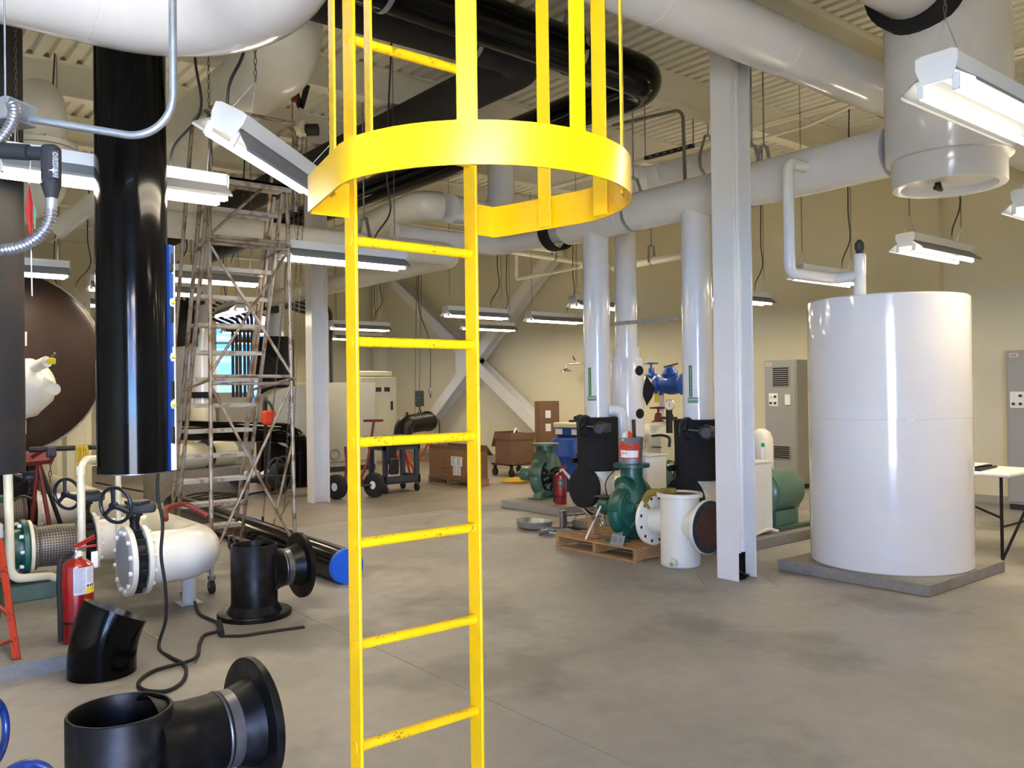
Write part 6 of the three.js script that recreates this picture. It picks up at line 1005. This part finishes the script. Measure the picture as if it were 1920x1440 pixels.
  const tt = thing('storage_tote', 'blue tote with a cream lid behind the blue drum', 'tote', [9.35, 0, -9.75]);
  part(tt, 'tote_stack', bx(0, 0.42, 0, 0.75, 0.84, 0.5, 0.02), M.wheelBlue); part(tt, 'tote_body', bx(0, 0.9, 0, 0.8, 0.12, 0.54, 0.02), M.drumBlue); part(tt, 'lid', bx(0, 1.0, 0, 0.85, 0.08, 0.58, 0.02), M.ivory); for (const dx of [-0.22, 0.25]) part(tt, 'paper_label', new THREE.BoxGeometry(0.004, 0.09, 0.16).translate(-0.402, 0.9, dx * 0.8), M.paper);
  const cl = thing('spray_gun', 'black spray gun and hoses heaped on the cream tote lid', 'tool', [9.4, 1.04, -9.75]);
  part(cl, 'gun_body', cable([[-0.35, 0.07, 0.1], [-0.2, 0.09, 0.05], [0, 0.05, 0], [0.2, 0.03, -0.1]], 0.035, 20, 8), M.black); part(cl, 'hose', cable([[-0.3, 0.02, -0.1], [-0.1, 0.03, 0.18], [0.15, 0.03, 0.12], [0.3, 0.03, -0.05]], 0.02, 24, 6), M.blackRubber); part(cl, 'white_tube', rod([0.08, 0, 0.1], [0.08, 0.24, 0.1], 0.03, 14), M.white2); part(cl, 'cone', rod([0.27, 0, 0.05], [0.27, 0.2, 0.05], 0.04, 12, 0.004), M.darkIron);
  const yk = thing('yellow_cord', 'yellow cord coiled flat on the floor before the carton', 'cord', [9.02, 0, -11.013]); for (let k = 0; k < 6; k++) { const R0 = 0.12 + 0.03 * k; part(yk, 'loop', sweep(Array.from({ length: 36 }, (_, i) => { const a = 2 * Math.PI * i / 35; return V(R0 * 1.3 * Math.cos(a), 0.012 + 0.008 * k, R0 * Math.sin(a)); }), 0.009, 6), M.yellowCord); }
  const sw = thing('safety_shower', 'chrome emergency shower head on a short wall arm', 'shower', [11.84, 2.101, -12.299]); wpart(sw, 'supply_arm', pipe([[11.81, 2.1, -12.299], [11.6, 2.082, -12.141], [11.539, 2.073, -12.528], [11.531, 1.998, -12.536]], 0.018, 0.04, 10), M.chrome); wpart(sw, 'shower_head', along(lathe([[0.02, 0], [0.04, -0.02], [0.12, -0.06], [0.125, -0.075], [0, -0.075]], 24), [11.531, 1.998, -12.536], [0, 1, 0]), M.chrome); wpart(sw, 'pull_rod', rod([11.665, 2.146, -12.426], [11.632, 2.233, -12.451], 0.012, 8), M.darkIron);
  const ol = thing('wall_outlet', 'small dark wall outlet left of the hoist', 'outlet', [11.84, 0.95, -19.12]); wpart(ol, 'outlet_plate', bx(...[11.84, 0.95, -19.12], 0.02, 0.14, 0.09, 0.004), M.darkIron);
}
// ---------------------------------------------------------------- by the east wall and beside the tank
{
  for (const [z, l, lou] of [[-7.5, 'tall grey drive cabinet with a louvred vent behind the tank', 1], [-4.02, 'tall grey drive cabinet cut by the picture edge', 0]]) {
    const o = thing('drive_cabinet', l, 'cabinet', [RX1 - 0.25, 0, z]);
    part(o, 'cabinet_body', bx(0, 1.02, 0, 0.48, 1.9, 0.56, 0.008), M.panelGrey); part(o, 'plinth', bx(0, 0.035, 0, 0.44, 0.07, 0.54, 0.004), M.darkIron); part(o, 'door', bx(-0.245, 1.02, 0, 0.014, 1.84, 0.52, 0.004), M.panelGrey);
    const lb = printed(64, 32, (x, w, h) => { x.fillStyle = '#d9d5cd'; x.fillRect(0, 0, w, h); x.fillStyle = '#c2352b'; x.font = 'bold 26px sans-serif'; x.fillText('ABB', 4, 26); });
    part(o, 'maker_badge', new THREE.BoxGeometry(0.004, 0.05, 0.1).translate(-0.254, 1.91, lou ? -0.2 : -0.18), lb, true);
    if (lou) { for (const [y, hh] of [[1.72, 0.32], [0.55, 0.2]]) { const f = part(o, 'vent_frame', bx(-0.258, y, 0.02, 0.014, hh, 0.3, 0.003), M.panelGrey); for (let k = 0; k < hh / 0.032 - 1; k++) part(f, 'louver', new THREE.BoxGeometry(0.012, 0.018, 0.27).translate(-0.266, y - hh / 2 + 0.028 + k * 0.032, 0.02), M.rustPipe); } }
    const p = part(o, 'switch_plate', bx(-0.256, 1.36, lou ? -0.12 : -0.15, 0.01, 0.2, 0.16, 0.003), M.white2);
    [[1.41, -0.16, 'w'], [1.41, -0.08, 'k'], [1.31, -0.16, 'k'], [1.31, -0.08, 'k']].forEach(([y, dz, t]) => part(p, t === 'w' ? 'pilot_lamp' : 'selector_knob', along(new THREE.CylinderGeometry(0.016, 0.018, 0.03, 14), [-0.27, y, dz - (lou ? 0 : 0.03)], [-1, 0, 0]), t === 'w' ? M.white2 : M.black));
    if (lou) part(o, 'keypad', bx(-0.258, 1.36, 0.13, 0.014, 0.16, 0.09, 0.004), M.white2);
  }
  const t = thing('folding_table', 'white folding table with papers partly hidden behind the tank', 'table', [8.4, 0, -3.75]);
  wpart(t, 'table_top', bx(8.42, 0.745, -3.78, 0.76, 0.035, 1.5, 0.015), M.white2); for (const [x, z] of [[8.1, -3.12], [8.74, -3.12], [8.1, -4.44], [8.74, -4.44]]) wpart(t, 'leg', rod([x, 0, z], [x, 0.73, z], 0.014, 12), M.rustPipe); wpart(t, 'leg_brace', [rod([8.1, 0.28, -3.12], [8.74, 0.28, -3.12], 0.011, 8), rod([8.1, 0.28, -4.44], [8.74, 0.28, -4.44], 0.011, 8), rod([8.1, 0.36, -3.12], [8.1, 0.5, -3.5], 0.011, 8)], M.rustPipe);
  const dp = thing('drawing_set', 'stack of drawings and dark folders on the folding table', 'papers', [8.35, 0.763, -3.6]); part(dp, 'folder', new THREE.BoxGeometry(0.5, 0.016, 0.55).rotateY(0.1).translate(0, 0.008, 0), M.black); part(dp, 'folder', new THREE.BoxGeometry(0.46, 0.014, 0.5).rotateY(-0.12).translate(0.01, 0.023, -0.05), M.rustPipe); part(dp, 'sheet', new THREE.BoxGeometry(0.5, 0.006, 0.6).rotateY(0.05).translate(0.0, 0.033, -0.1), M.paper);
  const b = thing('trash_bag', 'crumpled black plastic bag on the floor beside the tank pad', 'bag', [7.9, 0, -3.45]);
  const g = new THREE.SphereGeometry(1, 44, 32), q = g.attributes.position; for (let i = 0; i < q.count; i++) { const x = q.getX(i), y = q.getY(i), z = q.getZ(i), a = Math.atan2(z, x), n = 0.06 * Math.sin(7 * a + 5 * y) + 0.045 * Math.sin(13 * a - 9 * y + 1) + 0.03 * Math.sin(23 * a + 17 * y), w = (y < -0.5 ? 1.0 : 1 - 0.28 * (y + 0.5)) * (1 + n * (1 - Math.abs(y) * 0.5)); q.setXYZ(i, 0.2 * x * w, 0.21 + 0.21 * Math.max(y, -0.985) + 0.02 * n, 0.17 * z * w); } g.computeVertexNormals();
  part(b, 'bag_body', g, M.bag); part(b, 'tied_neck', cable([[0, 0.4, 0], [0.02, 0.44, 0.02], [-0.03, 0.46, -0.02]], 0.025, 10, 7), M.bag);
  const ch = thing('folding_chair', 'dark tubular folding chair at the picture edge', 'chair', [8.35, 0, -2.75]);
  const cr = (a, b2) => wpart(ch, 'leg', rod(a, b2, 0.0125, 10), M.rustPipe); cr([7.937, 0, -3.064], [8.067, 0.535, -2.882]); cr([8.75, 0, -2.6], [8.35, 0.85, -2.35]); wpart(ch, 'seat', bx(8.5, 0.44, -2.62, 0.4, 0.025, 0.4, 0.01), M.cabinet); wpart(ch, 'backrest', bx(8.68, 0.75, -2.45, 0.03, 0.18, 0.36, 0.01), M.rustPipe); cr([8.3, 0.44, -2.8], [8.72, 0.8, -2.62]);
  // metal scrap before the pallet
  const pn = thing('drip_pan', 'oval galvanised drip pan on the floor by the pallet', 'pan', [6.16, 0, -7.265]); part(pn, 'pan_body', lathe([[0, 0.005], [0.2, 0.005], [0.225, 0.02], [0.235, 0.08], [0.245, 0.085], [0.24, 0.09], [0.228, 0.08], [0.2, 0.012], [0, 0.012]], 40).scale(0.75, 1, 1), M.galv); part(pn, 'handle', cable([[0, 0.085, 0.25], [0, 0.1, 0.29], [0.05, 0.09, 0.25]], 0.006, 12, 6), M.steel);
  const sc = thing('scrap_pile', 'heap of bent metal straps beside the drip pan', 'scrap', [5.959, 0, -6.827]); for (let k = 0; k < 9; k++) { const a = rr(0, 6.28), L = rr(0.08, 0.17); part(sc, 'strap', flat([-L * Math.cos(a), 0.012 + 0.01 * k * 0.6, -L * Math.sin(a) * 0.8], [L * Math.cos(a), 0.02 + 0.012 * k * 0.7, L * Math.sin(a) * 0.8], 0.03, 0.004, 0.5), M.galv); }
  const cp = thing('pipe_clamp_frame', 'steel pipe clamp frame with threaded rods by the pallet', 'clamp', [6.325, 0, -6.715]); const r0 = [6.298, 0, -7.033], r1 = [6.795, 0, -6.92]; for (const dy of [0.05, 0.15]) wpart(cp, 'threaded_rod', rod(add(r0, [0, dy + 0.02, dy]), add(r1, [0, dy + 0.02, dy]), 0.012, 10), M.steel); wpart(cp, 'clamp_jaw', [bx(r0[0], 0.12, r0[2] + 0.1, 0.08, 0.2, 0.05, 0.01), bx(r1[0], 0.12, r1[2] + 0.1, 0.06, 0.2, 0.05, 0.01)], M.steel); wpart(cp, 'base_plate', bx((r0[0] + r1[0]) / 2, 0.012, (r0[2] + r1[2]) / 2 + 0.08, 0.25, 0.024, 0.35, 0.005), M.darkIron); wpart(cp, 'handle', rod(add(r0, [0.05, 0.03, 0.1]), [6.474, 0.178, -6.869], 0.008, 8), M.steel);
  const tb = thing('chrome_tube', 'shiny metal tube leaning towards the green pump', 'tube', [6.681, 0, -6.77]); wpart(tb, 'shaft', rod([6.292, 0.158, -6.374], [6.392, 0.305, -6.806], 0.036, 20, 0.03), M.chrome); wpart(tb, 'end_nut', rod([6.39, 0.291, -6.769], [6.399, 0.318, -6.838], 0.042, 6), M.chrome); wpart(tb, 'elbow_end', pipe([[6.292, 0.158, -6.374], [6.282, 0.121, -6.318], [6.333, 0.03, -6.37]], 0.036, 0.03, 14), M.chrome);
}

renderer.render(scene, camera);
